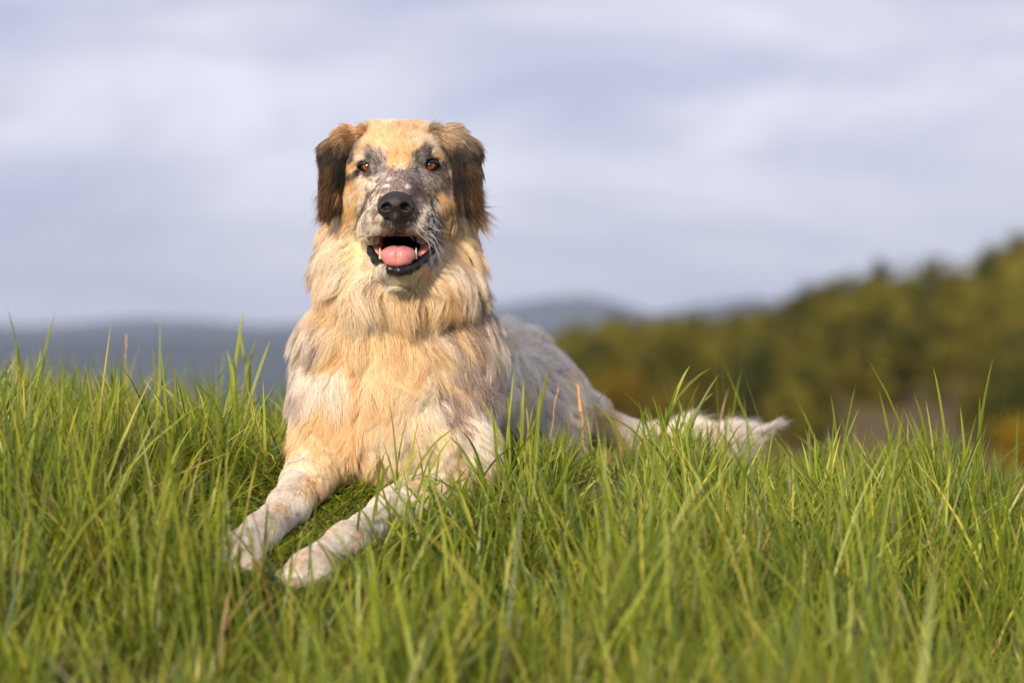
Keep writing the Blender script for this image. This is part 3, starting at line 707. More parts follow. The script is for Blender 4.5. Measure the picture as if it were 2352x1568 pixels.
# the body mesh itself
bare_r = np.full(len(BV), 1.0)
MC = P(918, 572, -0.065)
inm = (((BV - MC) / np.array([0.058, 0.085, 0.030])) ** 2).sum(1) < 1.0
inm |= (((BV - P(918, 580, -0.085)) / np.array([0.033, 0.044, 0.023])) ** 2).sum(1) < 1.0
pyB = project(BV)
inm &= ~((BN[:, 1] < -0.15) & (pyB[:, 1] < 562) & (BV[:, 1] < -0.035) & ((pyB[:, 1] < 541) | (np.abs(pyB[:, 0] - 914) > 44)))
NOSE = P(910, 475, -0.128)
bcol = coat_color(BV) * 0.75
deep = sm(-0.075, -0.015, BV[:, 1])  # mouth darkens toward the back: shade painted into the colour, with dark palate pigment
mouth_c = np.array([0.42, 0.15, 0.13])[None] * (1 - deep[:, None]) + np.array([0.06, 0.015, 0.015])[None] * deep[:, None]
mid = sm(0.038, 0.026, np.abs(BV[:, 0] - MC[0]))[:, None]  # middle of the hollow painted dark as shaded, sides kept pink
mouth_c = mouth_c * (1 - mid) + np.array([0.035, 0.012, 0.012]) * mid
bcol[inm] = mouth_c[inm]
LIPL = [(P(846, 544, -0.024), .0035), (P(853, 578, -0.045), .0062), (P(866, 597, -0.060), .0072), (P(884, 611, -0.080), .0072), (P(918, 620, -0.099), .0105), (P(954, 610, -0.080), .0072), (P(973, 597, -0.060), .0062), (P(990, 578, -0.045), .0052), (P(1003, 536, -0.020), .0040)]
ld = np.full(len(BV), 9.0)
for (a_, ra_), (b_, rb_) in zip(LIPL[:-1], LIPL[1:]):
    tt_ = np.clip(((BV - a_) @ (b_ - a_)) / ((b_ - a_) @ (b_ - a_)), 0, 1)
    ld = np.minimum(ld, np.linalg.norm(BV - a_ - tt_[:, None] * (b_ - a_), axis=1) - (ra_ + tt_ * (rb_ - ra_)))
lipzone = (ld < 0.0025) & (BV[:, 2] > P(0, 640)[2])
bcol[lipzone & ~inm] = (0.03, 0.022, 0.022)
skin = principled('dog_skin', rough=0.75, spec=0.3, attr='coat')
body = quads('dog', BV, BQ, skin)
add_color(body, 'coat', bcol)
tag(body, 'large cream and grey mottled shaggy dog lying in the grass with its mouth open', 'dog')

# fur on the body
def eye_dist(p): return np.minimum(np.linalg.norm((p - EYES[0]) * np.array([0.80, 1, 1.25]), axis=1), np.linalg.norm((p - EYES[1]) * np.array([0.80, 1, 1.25]), axis=1))
fl = flow(BV)
head_v = ((BV[:, 2] > 0.335) & (BV[:, 1] < 0.10) & (np.abs(BV[:, 0] + 0.18) < 0.12))
front_v = (BN[:, 1] < 0.35) | (BN[:, 0] > 0.2)
dens = 1.0 / np.clip(fl[:, 4], 0.009, 0.05) ** 0.9
dens *= np.where(front_v, 1.0, 0.25)
dens *= np.where(BV[:, 2] < knoll(BV[:, 0], BV[:, 1]) - 0.01, 0.0, 1.0)
no_fur = inm | (ld < 0.001) | (eye_dist(BV) < 0.0108) | (np.linalg.norm((BV - NOSE) / np.array([0.030, 0.03, 0.026]), axis=1) < 1.0)
dens[no_fur] = 0
NH = 480000
t_, bc_ = sample_surface(BV, BQ, NH, dens)
def interp(A, t_, bc_): return (A[t_] * (bc_[:, :, None] if A.ndim == 2 else bc_)).sum(1)
R = interp(BV, t_, bc_); NN = interp(BN, t_, bc_); NN /= np.linalg.norm(NN, axis=1)[:, None]
FL = interp(fl, t_, bc_)
keep = (eye_dist(R) > 0.0112)
keep &= ~((project(R)[:, 0] > 1680) & (rng.random(len(R)) < 0.75))
R, NN, FL = R[keep], NN[keep], FL[keep]
# large-scale tufting of length and sweep
sw = fbm(R, 14, 5, 2) - 0.5; sw2 = fbm(R, 14, 6, 2) - 0.5
dirs = FL[:, :3] + np.stack([sw, sw2 * 0.6, sw * 0], 1) * 0.7 * sm(0.008, 0.03, FL[:, 4])[:, None]
CC = coat_color(R)
Ln = FL[:, 4] * np.where(FL[:, 4] > 0.03, 1.35, 1.0) * (0.8 + 0.5 * fbm(R, 25, 8, 2)) * (0.35 + 0.65 * sm(0.010, 0.026, eye_dist(R)))
prR = project(R)
tuf = (prR[:, 0] > 1150) & (prR[:, 0] < 1310) & (prR[:, 1] < 800) & (R[:, 1] > 0.3)
Ln = np.where(tuf, 0.018 + 0.038 * sm(0.3, 0.7, vnoise(R, 55, 9)), Ln); FL[tuf, 3] = 1.1; dirs[tuf] = np.array([0.35, 0.1, 1.0])
CC[tuf] = CC[tuf] * 0.5 + np.array([0.86, 0.74, 0.58]) * 0.5
# roan: single pale and dark hairs within the grey areas of the face
lum = CC.mean(1)
grey = sm(0.46, 0.30, lum) * sm(0.03, 0.10, lum)
u = rng.random(len(R))
CC = np.where((u < 0.15 * grey)[:, None], CC * 0.4 + np.array([0.72, 0.66, 0.60]) * 0.6, np.where((u > 1 - 0.28 * sm(0.42, 0.32, lum) * sm(0.05, 0.12, lum) * (FL[:, 4] < 0.02))[:, None], CC * 0.35, CC))
CC = np.where((rng.random(len(R)) < 0.06)[:, None] & (lum > 0.3)[:, None], CC * np.array([0.88, 0.68, 0.5]), CC)
long = FL[:, 4] > 0.017
for msk, nm, npts, rad, cln, cl, jt, bg in ((~long, 'short_fur', 5, 0.00025, 20000, 0.28, 0.04, 0.1), (long, 'long_fur', 9, 0.00029, 24000, 0.74, 0.22, 1.0)):
    k = np.where(msk)[0]
    hair_curves(nm, body, R[k], NN[k], dirs[k], Ln[k], FL[k, 3], CC[k], rad, npts, cln, cl, droop=0.12 if npts == 9 else 0.0, jit=jt, bigc=bg)
print('fur ok')

# ------------------------------------------------------------------ ears
def ear(side):
    if side < 0:
        pts = [(P(842, 312, 0.012), .013), (P(800, 324, 0.022), .020), (P(772, 352, 0.025), .023), (P(770, 395, 0.018), .021), (P(765, 440, 0.018), .014), (P(757, 474, 0.018), .005)]
    else:
        pts = [(P(994, 312, 0.012), .013), (P(1036, 322, 0.022), .020), (P(1064, 350, 0.025), .023), (P(1069, 395, 0.018), .022), (P(1074, 438, 0.018), .015), (P(1086, 472, 0.018), .006)]
    c = np.array([p for p, r in pts]); lo = c.min(0) - 0.05; hi = c.max(0) + 0.05
    E = Field(*[np.arange(lo[k], hi[k], 0.0035) for k in range(3)])
    for (a, ra), (b, rb) in zip(pts[:-1], pts[1:]): E.cap(a, b, ra, rb, 0.012, sc=(1.1, 0.75, 1.0))
    V, Q = E.mesh(); Nn = vert_normals(V, Q)
    if (E.sample(V + Nn * 0.003) < 0).mean() > 0.5: Q = Q[:, ::-1]; Nn = -Nn
    pr = project(V)
    DK = np.array([0.014, 0.009, 0.007]); MB = np.array([0.55, 0.31, 0.13]); OR_ = np.array([0.42, 0.19, 0.055]); GT = np.array([0.55, 0.38, 0.22])
    def col(p):
        q = project(p)
        s1 = (q[:, 0] - (800 if side < 0 else 1038)) * side   # grows outward from the head
        n = fbm(p * np.array([1, 1, 0.35]), 130, 31, 3)
        top = sm(345, 298, q[:, 1] + (n - .5) * 90)[:, None]
        c = np.array([0.040, 0.025, 0.017]) * (1 - top) + (MB * 1.2 if side < 0 else GT) * top
        dk = (sm(0.20, 0.36, n) * sm(315, 360, q[:, 1]) * sm(500, 440, q[:, 1] - (0 if side < 0 else 40)))[:, None]
        c = c * (1 - dk) + DK * dk
        og = (sm(0.50, 0.60, fbm(p * np.array([1, 1, .3]), 90, 77, 2)) * sm(400, 440, q[:, 1]))[:, None] * (0.9 if side < 0 else 0.55)
        c = c * (1 - og) + (OR_ if side < 0 else GT * 0.8) * og
        rim = (sm(18, 40, s1) * sm(340, 400, q[:, 1]))[:, None] * 0.35
        return c * (1 - rim) + OR_ * rim * 0.8
    o = quads('ear', V, Q, skin, body); add_color(o, 'coat', col(V) * 0.7)
    d = np.where(Nn[:, 1] < 0.3, 1.0, 0.4)
    t1, b1 = sample_surface(V, Q, 26000, d)
    R1 = interp(V, t1, b1); N1 = interp(Nn, t1, b1); N1 /= np.linalg.norm(N1, axis=1)[:, None]
    q = project(R1)
    up = sm(350, 300, q[:, 1])[:, None]; s1 = ((q[:, 0] - (770 if side < 0 else 1068)) * side)[:, None] / 40
    D = np.array([0.50 * side, 0.1, -1.0]) * (1 - up) + np.array([1.0 * side, 0.1, -0.30]) * up + np.array([0.5 * side, 0, 0]) * np.clip(s1, 0, 1)
    Lh = np.where(q[:, 1] > 400, 0.034, 0.021) * (0.6 + 0.6 * rng.random(len(R1)) + 0.5 * (rng.random(len(R1)) < 0.08)) * (1.0 if side < 0 else 1.15)
    wisp = (q[:, 1] > 455) & (rng.random(len(R1)) < 0.5); Lh = np.where(wisp, Lh * (1.35 if side > 0 else 1.1), Lh)
    ec = col(R1); ec = np.where((rng.random(len(R1)) < 0.32)[:, None], ec * 0.22, ec * 1.15)
    hair_curves('ear_fur', o, R1, N1, D, Lh, np.full(len(R1), 0.27), ec, 0.00024, 7, 2200, 0.55, droop=0.15, jit=0.12)
ear(-1); ear(1)

# ------------------------------------------------------------------ nose, mouth, eyes
def sdf_part(name, build, lo, hi, res, mat, parent):
    E = Field(*[np.arange(lo[k], hi[k], res) for k in range(3)])
    build(E); V, Q = E.mesh(); Nn = vert_normals(V, Q)
    if (E.sample(V + Nn * 0.001) < 0).mean() > 0.5: Q = Q[:, ::-1]
    return quads(name, V, Q, mat, parent)
def rough(E, amp, fr):
    g = np.stack(np.meshgrid(*E.ax, indexing='ij'), -1).reshape(-1, 3)
    E.F += ((fbm(g, fr, 61, 2) - 0.5) * 2 * amp).reshape(E.F.shape).astype(np.float32)
nose_mat = principled('nose_leather', (0.018, 0.014, 0.014), 0.42, 0.5, bump=('vor', 900, 0.5))
def nose_build(E):
    n = NOSE
    E.ell(n + (0, 0.006, 0.004), (0.0275, 0.020, 0.0205), 0.008)
    E.ell(n + (0, -0.002, 0.004), (0.019, 0.018, 0.015), 0.008)
    for s in (-1, 1):
        E.ell(n + (s * 0.0175, 0.000, -0.003), (0.0115, 0.015, 0.0125), 0.006)
    E.ell(n + (0, 0.000, -0.014), (0.010, 0.014, 0.014), 0.006)
    for s in (-1, 1):
        E.ell(n + (s * 0.0148, -0.016, -0.0005), (0.0076, 0.014, 0.0058), 0.003, 'sub')
        E.cap(n + (s * 0.017, -0.013, -0.002), n + (s * 0.027, -0.004, -0.006), 0.0028, 0.0018, 0.003, 'sub')
    E.cap(n + (0, -0.0195, -0.004), n + (0, -0.016, -0.030), 0.0012, 0.0014, 0.003, 'sub')
sdf_part('nose', nose_build, NOSE - 0.045, NOSE + 0.045, 0.0012, nose_mat, body)

tongue_mat = principled('tongue', (0.56, 0.21, 0.20), 0.38, 0.5, bump=('noise', 500, 0.4), sss=0.25)
TG = P(915, 578, -0.076)
def tongue_build(E):
    E.cap(TG + (0, 0.05, -0.002), TG + (0, -0.004, -0.003), 0.028, 0.0275, 0.01, sc=(1, 1, 2.2))
    E.ell(TG + (0, -0.018, -0.009), (0.0262, 0.014, 0.011), 0.012)
    E.ell(TG + (0, -0.020, -0.0165), (0.019, 0.012, 0.0085), 0.010)
    rough(E, 0.0008, 120)
    E.cap(TG + (0.0, 0.05, 0.0125), TG + (0.001, -0.022, 0.0092), 0.0014, 0.0014, 0.006, 'sub')
    E.cap(TG + (0.0, -0.031, 0.004), TG + (0.0, -0.035, -0.020), 0.0012, 0.0010, 0.005, 'sub')
sdf_part('tongue', tongue_build, TG - 0.06, TG + 0.07, 0.0018, tongue_mat, body)

lip_mat = principled('lip_skin', (0.012, 0.010, 0.010), 0.42, 0.35, bump=('noise', 220, 0.6), coat=0.08)
def tube_sdf(E, pts, k=0.006, sc=(1, 1, 1)):
    for (a, ra), (b, rb) in zip(pts[:-1], pts[1:]): E.cap(a, b, ra, rb, k, sc=sc)
lowlip = [(P(846, 544, -0.024), .0035), (P(853, 578, -0.045), .0062), (P(864, 597, -0.060), .0070), (P(880, 611, -0.078), .0068), (P(897, 619, -0.092), .0074), (P(917, 623, -0.098), .0080), (P(938, 619, -0.092), .0074), (P(956, 610, -0.078), .0066), (P(974, 595, -0.060), .0064), (P(990, 578, -0.045), .0052), (P(1000, 556, -0.030), .0045), (P(1003, 536, -0.020), .0040)]
sdf_part('lower_lip', lambda E: (tube_sdf(E, lowlip), rough(E, 0.0012, 160)), P(830, 650, -0.13) - 0.01, P(1030, 520, 0.0) + 0.01, 0.002, lip_mat, body)
gum_mat = principled('gum', (0.50, 0.17, 0.15), 0.35, 0.5, bump=('noise', 260, 0.8), sss=0.2)
for a, b in ((P(858, 562, -0.030), P(868, 582, -0.045)), (P(990, 548, -0.028), P(974, 582, -0.045))):
    sdf_part('gum', lambda E: (E.cap(a, b, 0.0090, 0.0095, 0.006), E.ell((a + b) / 2 + (0, 0.01, 0.006), (0.011, 0.016, 0.014), 0.006), rough(E, 0.0016, 200)), np.minimum(a, b) - 0.035, np.maximum(a, b) + 0.04, 0.002, gum_mat, body)
tooth_mat = principled('tooth_enamel', (0.72, 0.66, 0.50), 0.25, 0.5, sss=0.1)
for px in (874, 955):
    a = P(px, 592, -0.083); b = P(px + (-1.5 if px < 900 else 1), 570, -0.088)
    sdf_part('canine_tooth', lambda E: E.cap(a, b, 0.0029, 0.0008, 0.001), np.minimum(a, b) - 0.006, np.maximum(a, b) + 0.006, 0.0008, tooth_mat, body)

# eyes
def eye_material():
    m = bpy.data.materials.new('eye'); m.use_nodes = True
    nt = m.node_tree; b = nt.nodes['Principled BSDF']
    tcn = N(nt, 'ShaderNodeTexCoord')
    sep = N(nt, 'ShaderNodeSeparateXYZ'); nt.links.new(tcn.outputs['Object'], sep.inputs[0])
    # radial distance from the optical axis (object -Y)
    cx = N(nt, 'ShaderNodeCombineXYZ'); nt.links.new(sep.outputs['X'], cx.inputs['X']); nt.links.new(sep.outputs['Z'], cx.inputs['Z'])
    ln = N(nt, 'ShaderNodeVectorMath', operation='LENGTH'); nt.links.new(cx.outputs[0], ln.inputs[0])
    mul = N(nt, 'ShaderNodeMath', operation='MULTIPLY'); mul.inputs[1].default_value = 1 / 0.0136; nt.links.new(ln.outputs['Value'], mul.inputs[0])
    r = ramp(nt, [(0.0, (0.003, 0.002, 0.002)), (0.32, (0.003, 0.002, 0.002)), (0.40, (0.16, 0.034, 0.004)), (0.58, (0.27, 0.062, 0.006)), (0.66, (0.10, 0.02, 0.004)), (0.75, (0.012, 0.007, 0.006)), (1.0, (0.015, 0.009, 0.008))])
    nt.links.new(mul.outputs[0], r.inputs[0])
    nt.links.new(r.outputs[0], b.inputs['Base Color'])
    b.inputs['Roughness'].default_value = 0.35; b.inputs['Coat Weight'].default_value = 1.0; b.inputs['Coat Roughness'].default_value = 0.03
    return m
EM = eye_material()
lid_mat = principled('eyelid_skin', (0.012, 0.009, 0.008), 0.4, 0.5)
for si, e in enumerate(EYES):
    R_ = 0.0136; c = e + np.array([0, 0.0030, 0.0])
    nu, nv = 40, 24; V = []; 
    for j in range(nv + 1):
        th = math.pi * j / nv
        for i in range(nu):
            ph = 2 * math.pi * i / nu; rr = math.sin(th)
            y = -math.cos(th)
            bulge = 1 + 0.05 * max(0, 1 - (th / 0.6) ** 2) if th < 0.6 else 1
            V.append((R_ * rr * math.cos(ph), R_ * y * bulge, R_ * rr * math.sin(ph)))
    q = [[j * nu + i, j * nu + (i + 1) % nu, (j + 1) * nu + (i + 1) % nu, (j + 1) * nu + i] for j in range(nv) for i in range(nu)]
    o = quads('eye', np.array(V), q, EM, body); o.location = c
    o.rotation_euler = (math.radians(-12), 0, math.radians(4 if si == 0 else -2))
    # lids: shell with an almond opening
    s = -1 if si == 0 else 1
    for nm in ('upper', 'lower'):
        V = []; n1 = 28; n2 = 7
        for k in range(n2):
            for i in range(n1 + 1):
                u = -1 + 2 * i / n1                       # across the eye
                ang = math.radians(62) * u
                edge = (0.28 if nm == 'upper' else -0.60) * (1 - abs(u) ** 2.2) ** 0.8 + (-0.06 * u * s)
                far = 1.15 if nm == 'upper' else -1.15
                t = k / (n2 - 1)
                el = edge + (far - edge) * t
                rad = R_ + 0.0022 - 0.0014 * (1 - t) ** 3 * 0 + 0.0006 * math.sin(math.pi * min(1, t * 2))
                V.append((rad * math.sin(ang) * math.cos(el) * 1.12, -rad * math.cos(ang) * math.cos(el), rad * math.sin(el)))
        m_ = n1 + 1
        q = [[k * m_ + i, k * m_ + i + 1, (k + 1) * m_ + i + 1, (k + 1) * m_ + i] for k in range(n2 - 1) for i in range(n1)]
        l = quads('eyelid', np.array(V), q, lid_mat, body); l.location = c
        mod = l.modifiers.new('thickness', 'SOLIDIFY'); mod.thickness = 0.0012; mod.offset = -1

# claws
claw_mat = principled('claw_horn', (0.10, 0.07, 0.05), 0.4, 0.5)
for paw, d, l in ((P(553, 1266, -0.345), (-0.14, -0.40, -0.12), (0.94, -0.33, 0)), (P(715, 1308, -0.375), (-0.30, -0.42, -0.14), (0.82, -0.57, 0))):
    d = np.array(d, float); d /= np.linalg.norm(d); l = np.array(l, float); l /= np.linalg.norm(l)
    for o_, f_ in ((-0.030, 0.020), (-0.0105, 0.036), (0.0105, 0.037), (0.030, 0.021)):
        c = paw + l * o_ + d * (f_ + 0.022) + np.array([0, 0, -0.011])
        sdf_part('claw', lambda E: (E.cap(c, c + d * 0.008 + (0, 0, -0.003), 0.0032, 0.0022, 0.001), E.cap(c + d * 0.008 + (0, 0, -0.003), c + d * 0.012 + (0, 0, -0.008), 0.0022, 0.0008, 0.001)), c - 0.022, c + 0.022, 0.0012, claw_mat, body)

# whiskers
W = []; WN = []; WD = []
for k in range(46):
    s = -1 if k % 2 else 1
    px = 912 + s * rng.uniform(35, 78); py = rng.uniform(495, 545)
    h = on_body(px, py)
    if h is None: continue
    W.append(h); WN.append([s * .5, -.8, 0]); WD.append([s * 1.0, -.1, -rng.uniform(.1, .9)])
W = np.array(W); WN = np.array(WN, float); WN /= np.linalg.norm(WN, axis=1)[:, None]; WD = np.array(WD, float)
hair_curves('whisker', body, W, WN, WD, rng.uniform(.025, .06, len(W)), np.full(len(W), .5), np.tile([.75, .7, .65], (len(W), 1)), 0.00024, 8, len(W), 0.0, droop=0.3)

# ------------------------------------------------------------------ grass
def grass_mat():
    m = bpy.data.materials.new('grass_blade'); m.use_nodes = True
    nt = m.node_tree; nt.nodes.clear()
    out = N(nt, 'ShaderNodeOutputMaterial'); a = N(nt, 'ShaderNodeAttribute', attribute_name='tint')
    d = N(nt, 'ShaderNodeBsdfPrincipled'); d.inputs['Roughness'].default_value = 0.45; d.inputs['Specular IOR Level'].default_value = 0.45
    t = N(nt, 'ShaderNodeBsdfTranslucent'); mx = N(nt, 'ShaderNodeMixShader'); mx.inputs[0].default_value = 0.35
    hs = N(nt, 'ShaderNodeHueSaturation'); hs.inputs['Value'].default_value = 1.5; hs.inputs['Saturation'].default_value = 1.1
    nt.links.new(a.outputs['Color'], d.inputs['Base Color']); nt.links.new(a.outputs['Color'], hs.inputs['Color']); nt.links.new(hs.outputs[0], t.inputs['Color'])
    nt.links.new(d.outputs[0], mx.inputs[1]); nt.links.new(t.outputs[0], mx.inputs[2]); nt.links.new(mx.outputs[0], out.inputs['Surface'])
    return m
GM = grass_mat()
def blades(root, L, az, bend, w, col, K=6, kink=None, lean=None):
    n = len(root); t = np.linspace(0, 1, K)[None, :, None]
    hd = np.stack([np.cos(az), np.sin(az), np.zeros(n)], 1)
    th = bend[:, None] * (0.25 + 0.75 * t[:, :, 0] ** 1.4)      # angle from vertical along the blade
    if lean is not None: th = th + lean[:, None]
    dt = 1.0 / (K - 1)
    hx = np.concatenate([np.zeros((n, 1)), np.cumsum((np.sin(th[:, 1:]) + np.sin(th[:, :-1])) / 2 * dt, 1)], 1)
    hz = np.concatenate([np.zeros((n, 1)), np.cumsum((np.cos(th[:, 1:]) + np.cos(th[:, :-1])) / 2 * dt, 1)], 1)
    c = root[:, None] + hd[:, None] * (hx * L[:, None])[:, :, None]
    c[:, :, 2] += hz * L[:, None]
    tw = rng.uniform(-1.2, 1.2, n)[:, None] + t[:, :, 0] * rng.uniform(-1.2, 1.2, n)[:, None] + (az + math.pi / 2)[:, None]
    wd = np.stack([np.cos(tw), np.sin(tw), np.zeros_like(tw)], 2)
    ww = (w[:, None] * np.clip((0.75 + 0.6 * t[:, :, 0]) * (1 - t[:, :, 0]) ** 0.65, 0, 1))[:, :, None]
    A = c - wd * ww * 0.5; Bq = c + wd * ww * 0.5
    V = np.zeros((n, 2 * K - 1, 3)); V[:, 0:2 * K - 2:2] = A[:, :-1]; V[:, 1:2 * K - 2:2] = Bq[:, :-1]; V[:, -1] = c[:, -1]
    fl_ = []; tot = []
    for k in range(K - 2): fl_ += [2 * k, 2 * k + 1, 2 * k + 3, 2 * k + 2]; tot.append(4)
    fl_ += [2 * K - 4, 2 * K - 3, 2 * K - 2]; tot.append(3)
    F = (np.arange(n)[:, None] * (2 * K - 1) + np.array(fl_)[None]).ravel()
    T = np.tile(tot, n)
    cc = np.repeat(col[:, None], 2 * K - 1, 1)
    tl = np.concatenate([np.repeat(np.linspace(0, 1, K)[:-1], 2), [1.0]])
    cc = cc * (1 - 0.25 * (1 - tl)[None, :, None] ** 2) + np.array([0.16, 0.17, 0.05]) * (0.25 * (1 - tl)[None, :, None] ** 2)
    return V, F, T, cc, c
G1 = np.array([0.140, 0.190, 0.020]); G2 = np.array([0.350, 0.400, 0.045]); G3 = np.array([0.060, 0.105, 0.026]); G4 = np.array([0.50, 0.45, 0.08]); DRY = np.array([0.52, 0.33, 0.15])
def blade_colors(n, pos, dry=0.035):
    u = rng.random(n); nz_ = fbm(pos * np.array([1, 1, 0]), 3.0, 41, 2)
    c = G1 + (G2 - G1) * rng.random((n, 1)) ** 1.2
    c = np.where((u < 0.22)[:, None], G3 + (G1 - G3) * rng.random((n, 1)), c)
    c = np.where((u > 0.88)[:, None], G4 * rng.uniform(0.7, 1.1, (n, 1)), c)
    c = np.where((u > 1 - dry)[:, None], DRY * rng.uniform(0.25, 1.0, (n, 1)), c)
    return c * (0.75 + 0.5 * nz_)[:, None]
TOPL = [(-900, 790), (0, 770), (300, 785), (560, 760), (650, 820), (1120, 1010), (1180, 930), (1280, 940), (1330, 985), (1450, 1000), (1510, 950), (1560, 880), (1620, 880), (1680, 990), (1800, 985), (1860, 945), (1950, 930), (2040, 960), (2120, 900), (2200, 890), (2260, 930), (2352, 970), (3200, 1010)]
def grass_field(n, lmin, lmax, wmin, wmax, bmin, bmax, sl=1.0, per_tuft=9, box=None, lay=0.0, dry=0.035):
    tn = int(n / per_tuft)
    y = rng.uniform(-1.75, 1.9, tn * 3); half = 0.2118 * (y + CAM_D) * 1.12 + 0.22
    x = rng.uniform(-1, 1, tn * 3) * half.max(); m = np.abs(x) < half; x = x[m][:tn]; y = y[m][:tn]
    if box is not None: x = rng.uniform(box[0], box[1], tn); y = rng.uniform(box[2], box[3], tn)
    keep = (box is not None) | (fbm(np.stack([x, y, x * 0], 1), 7.0, 91, 2) + rng.normal(0, 0.10, len(x)) > 0.40)
    x, y = x[keep], y[keep]
    cnt_ = rng.poisson(per_tuft, len(x)); ti = np.repeat(np.arange(len(x)), cnt_)
    ta = rng.uniform(0, 2 * math.pi, len(ti)); tr_ = np.abs(rng.normal(0, 0.012 + 0.004 * per_tuft ** 0.5, len(ti)))
    taz = rng.normal(2.6, 1.5, len(x))[ti]; tlean = (lay + rng.uniform(0, 0.35, len(x)))[ti]; tlen = rng.uniform(0.65, 1.2, len(x))[ti]
    x = x[ti] + np.cos(ta) * tr_; y = y[ti] + np.sin(ta) * tr_
    z = knoll(x, y)
    root = np.stack([x, y, z - 0.004], 1)
    nn = len(x)
    tuft = fbm(root * np.array([1, 1, 0]), 5.5, 21, 3)
    L = rng.uniform(lmin, lmax, nn) * (0.50 + 1.0 * sm(0.3, 0.75, tuft)) * sl * tlen
    # trodden patch in front of the dog's chest, short patch at left
    pr = project(root)
    d1 = np.hypot((x + 0.30) / 0.30, (y + 0.22) / 0.30)
    flat = sm(1.25, 0.6, d1)
    L *= 1 - 0.45 * flat
    L *= 1 - 0.30 * sm(0.3, 1.2, y)
    # meadow thins out right of the dog beyond the crest
    az = rng.uniform(0, 2 * math.pi, nn)
    wind = 0.25
    az = np.where(rng.random(nn) < 0.5, ta, np.where(rng.random(nn) < 0.6, taz, az))
    bend = (bmin + (bmax - bmin) * rng.random(nn) ** 1.3) * (1 + 1.2 * flat)
    w = rng.uniform(wmin, wmax, nn)
    L = L * (1 - 0.22 * sm(-0.45, -0.9, y))
    near_dog = (B.sample(root + np.array([0, 0, 0.04])) < 0.035) & (box is None)
    L = np.where(near_dog, L * 0.6, L); bend = np.where(near_dog, bend + 0.5, bend)
    # height of the sward: shorter where the knoll falls away to the right
    f = (y + CAM_D) / CAM_D * S
    pxr = 1176 + x / f
    sp_ = sm(1180, 1400, pxr)
    lim = sp_ * 55 + np.interp(pxr, [p[0] for p in TOPL], [p[1] for p in TOPL]) + np.abs(rng.normal(0, 70, nn)) - np.where(rng.random(nn) < 0.08 + 0.12 * sp_, rng.exponential(45, nn) + 45 * sp_, 0)
    zmax = CAM_Z + (784 - lim) * f
    Lmax = (zmax - z) / np.clip(np.cos(bend * 0.6), 0.3, 1)
    clipm = (y > -0.45)
    L = np.where(clipm, np.minimum(L, np.maximum(Lmax, 0.025)), L)
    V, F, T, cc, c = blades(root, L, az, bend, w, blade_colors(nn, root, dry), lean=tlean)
    sd_ = np.stack([B.sample(c[:, k]) for k in range(c.shape[1])], 1)
    bad = (sd_ < 0.004).any(1)
    # keep the dog's face and forelegs mostly clear of blades
    pc = project(c.reshape(-1, 3)).reshape(nn, -1, 2)
    infront = (y < 0.05)
    bad |= infront & ((pc[:, :, 1] < 1095) & (pc[:, :, 0] > 640) & (pc[:, :, 0] < 860)).any(1) & (rng.random(nn) < 0.95)
    bad |= infront & ((pc[:, :, 1] < 1060 - 0.25 * (pc[:, :, 0] - 860)) & (pc[:, :, 0] >= 860) & (pc[:, :, 0] < 1120)).any(1) & (rng.random(nn) < 0.90)
    legz = ((pc[:, :, 0] > 480) & (pc[:, :, 0] < 880) & (pc[:, :, 1] > 1080) & (pc[:, :, 1] < 1330) & (np.abs((pc[:, :, 1] - 1190) + (pc[:, :, 0] - 735) * 0.85) < 130)).any(1)
    bad |= legz & (y < -0.05) & (rng.random(nn) < (0.80 if lmax > 0.14 else 0.25))
    ok = ~bad
    per = V.shape[1]; flen = F.size // nn
    V = V[ok]; cc = cc[ok]; n2 = ok.sum()
    F = (F.reshape(nn, flen)[0][None] + np.arange(n2)[:, None] * per).ravel(); T = np.tile(T.reshape(nn, -1)[0], n2)
    return V.reshape(-1, 3), F, T, cc.reshape(-1, 3)
def stuff(name, parts, label):
    off = 0; VV = []; FF = []; TT = []; CCc = []
    for V, F, T, c in parts:
        VV.append(V); FF.append(F + off); TT.append(T); CCc.append(c); off += len(V)
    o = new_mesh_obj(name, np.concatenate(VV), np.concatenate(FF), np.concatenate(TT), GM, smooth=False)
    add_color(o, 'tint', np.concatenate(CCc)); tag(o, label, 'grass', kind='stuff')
    return o
stuff('grass', [grass_field(54000, 0.07, 0.18, 0.0030, 0.0070, 0.1, 1.3, dry=0.03), grass_field(16000, 0.14, 0.27, 0.0042, 0.0080, 0.05, 1.0, per_tuft=5, dry=0.008), grass_field(7000, 0.10, 0.22, 0.004, 0.008, 0.1, 0.6, per_tuft=6, lay=0.9)], 'long green meadow grass all over the knoll in front of and around the dog')
stuff('undergrowth', [grass_field(90000, 0.02, 0.07, 0.002, 0.006, 0.2, 1.6, per_tuft=3, dry=0.22), grass_field(26000, 0.06, 0.13, 0.0035, 0.007, 0.2, 0.8, per_tuft=6, box=(-0.60, 0.08, -0.45, 0.12), lay=0.75, dry=0.10), grass_field(9000, 0.08, 0.14, 0.0035, 0.007, 0.2, 0.7, per_tuft=6, box=(-0.42, -0.10, -0.36, -0.02), lay=0.6, dry=0.06)], 'short fine undergrowth between the long grass')
print('grass ok')

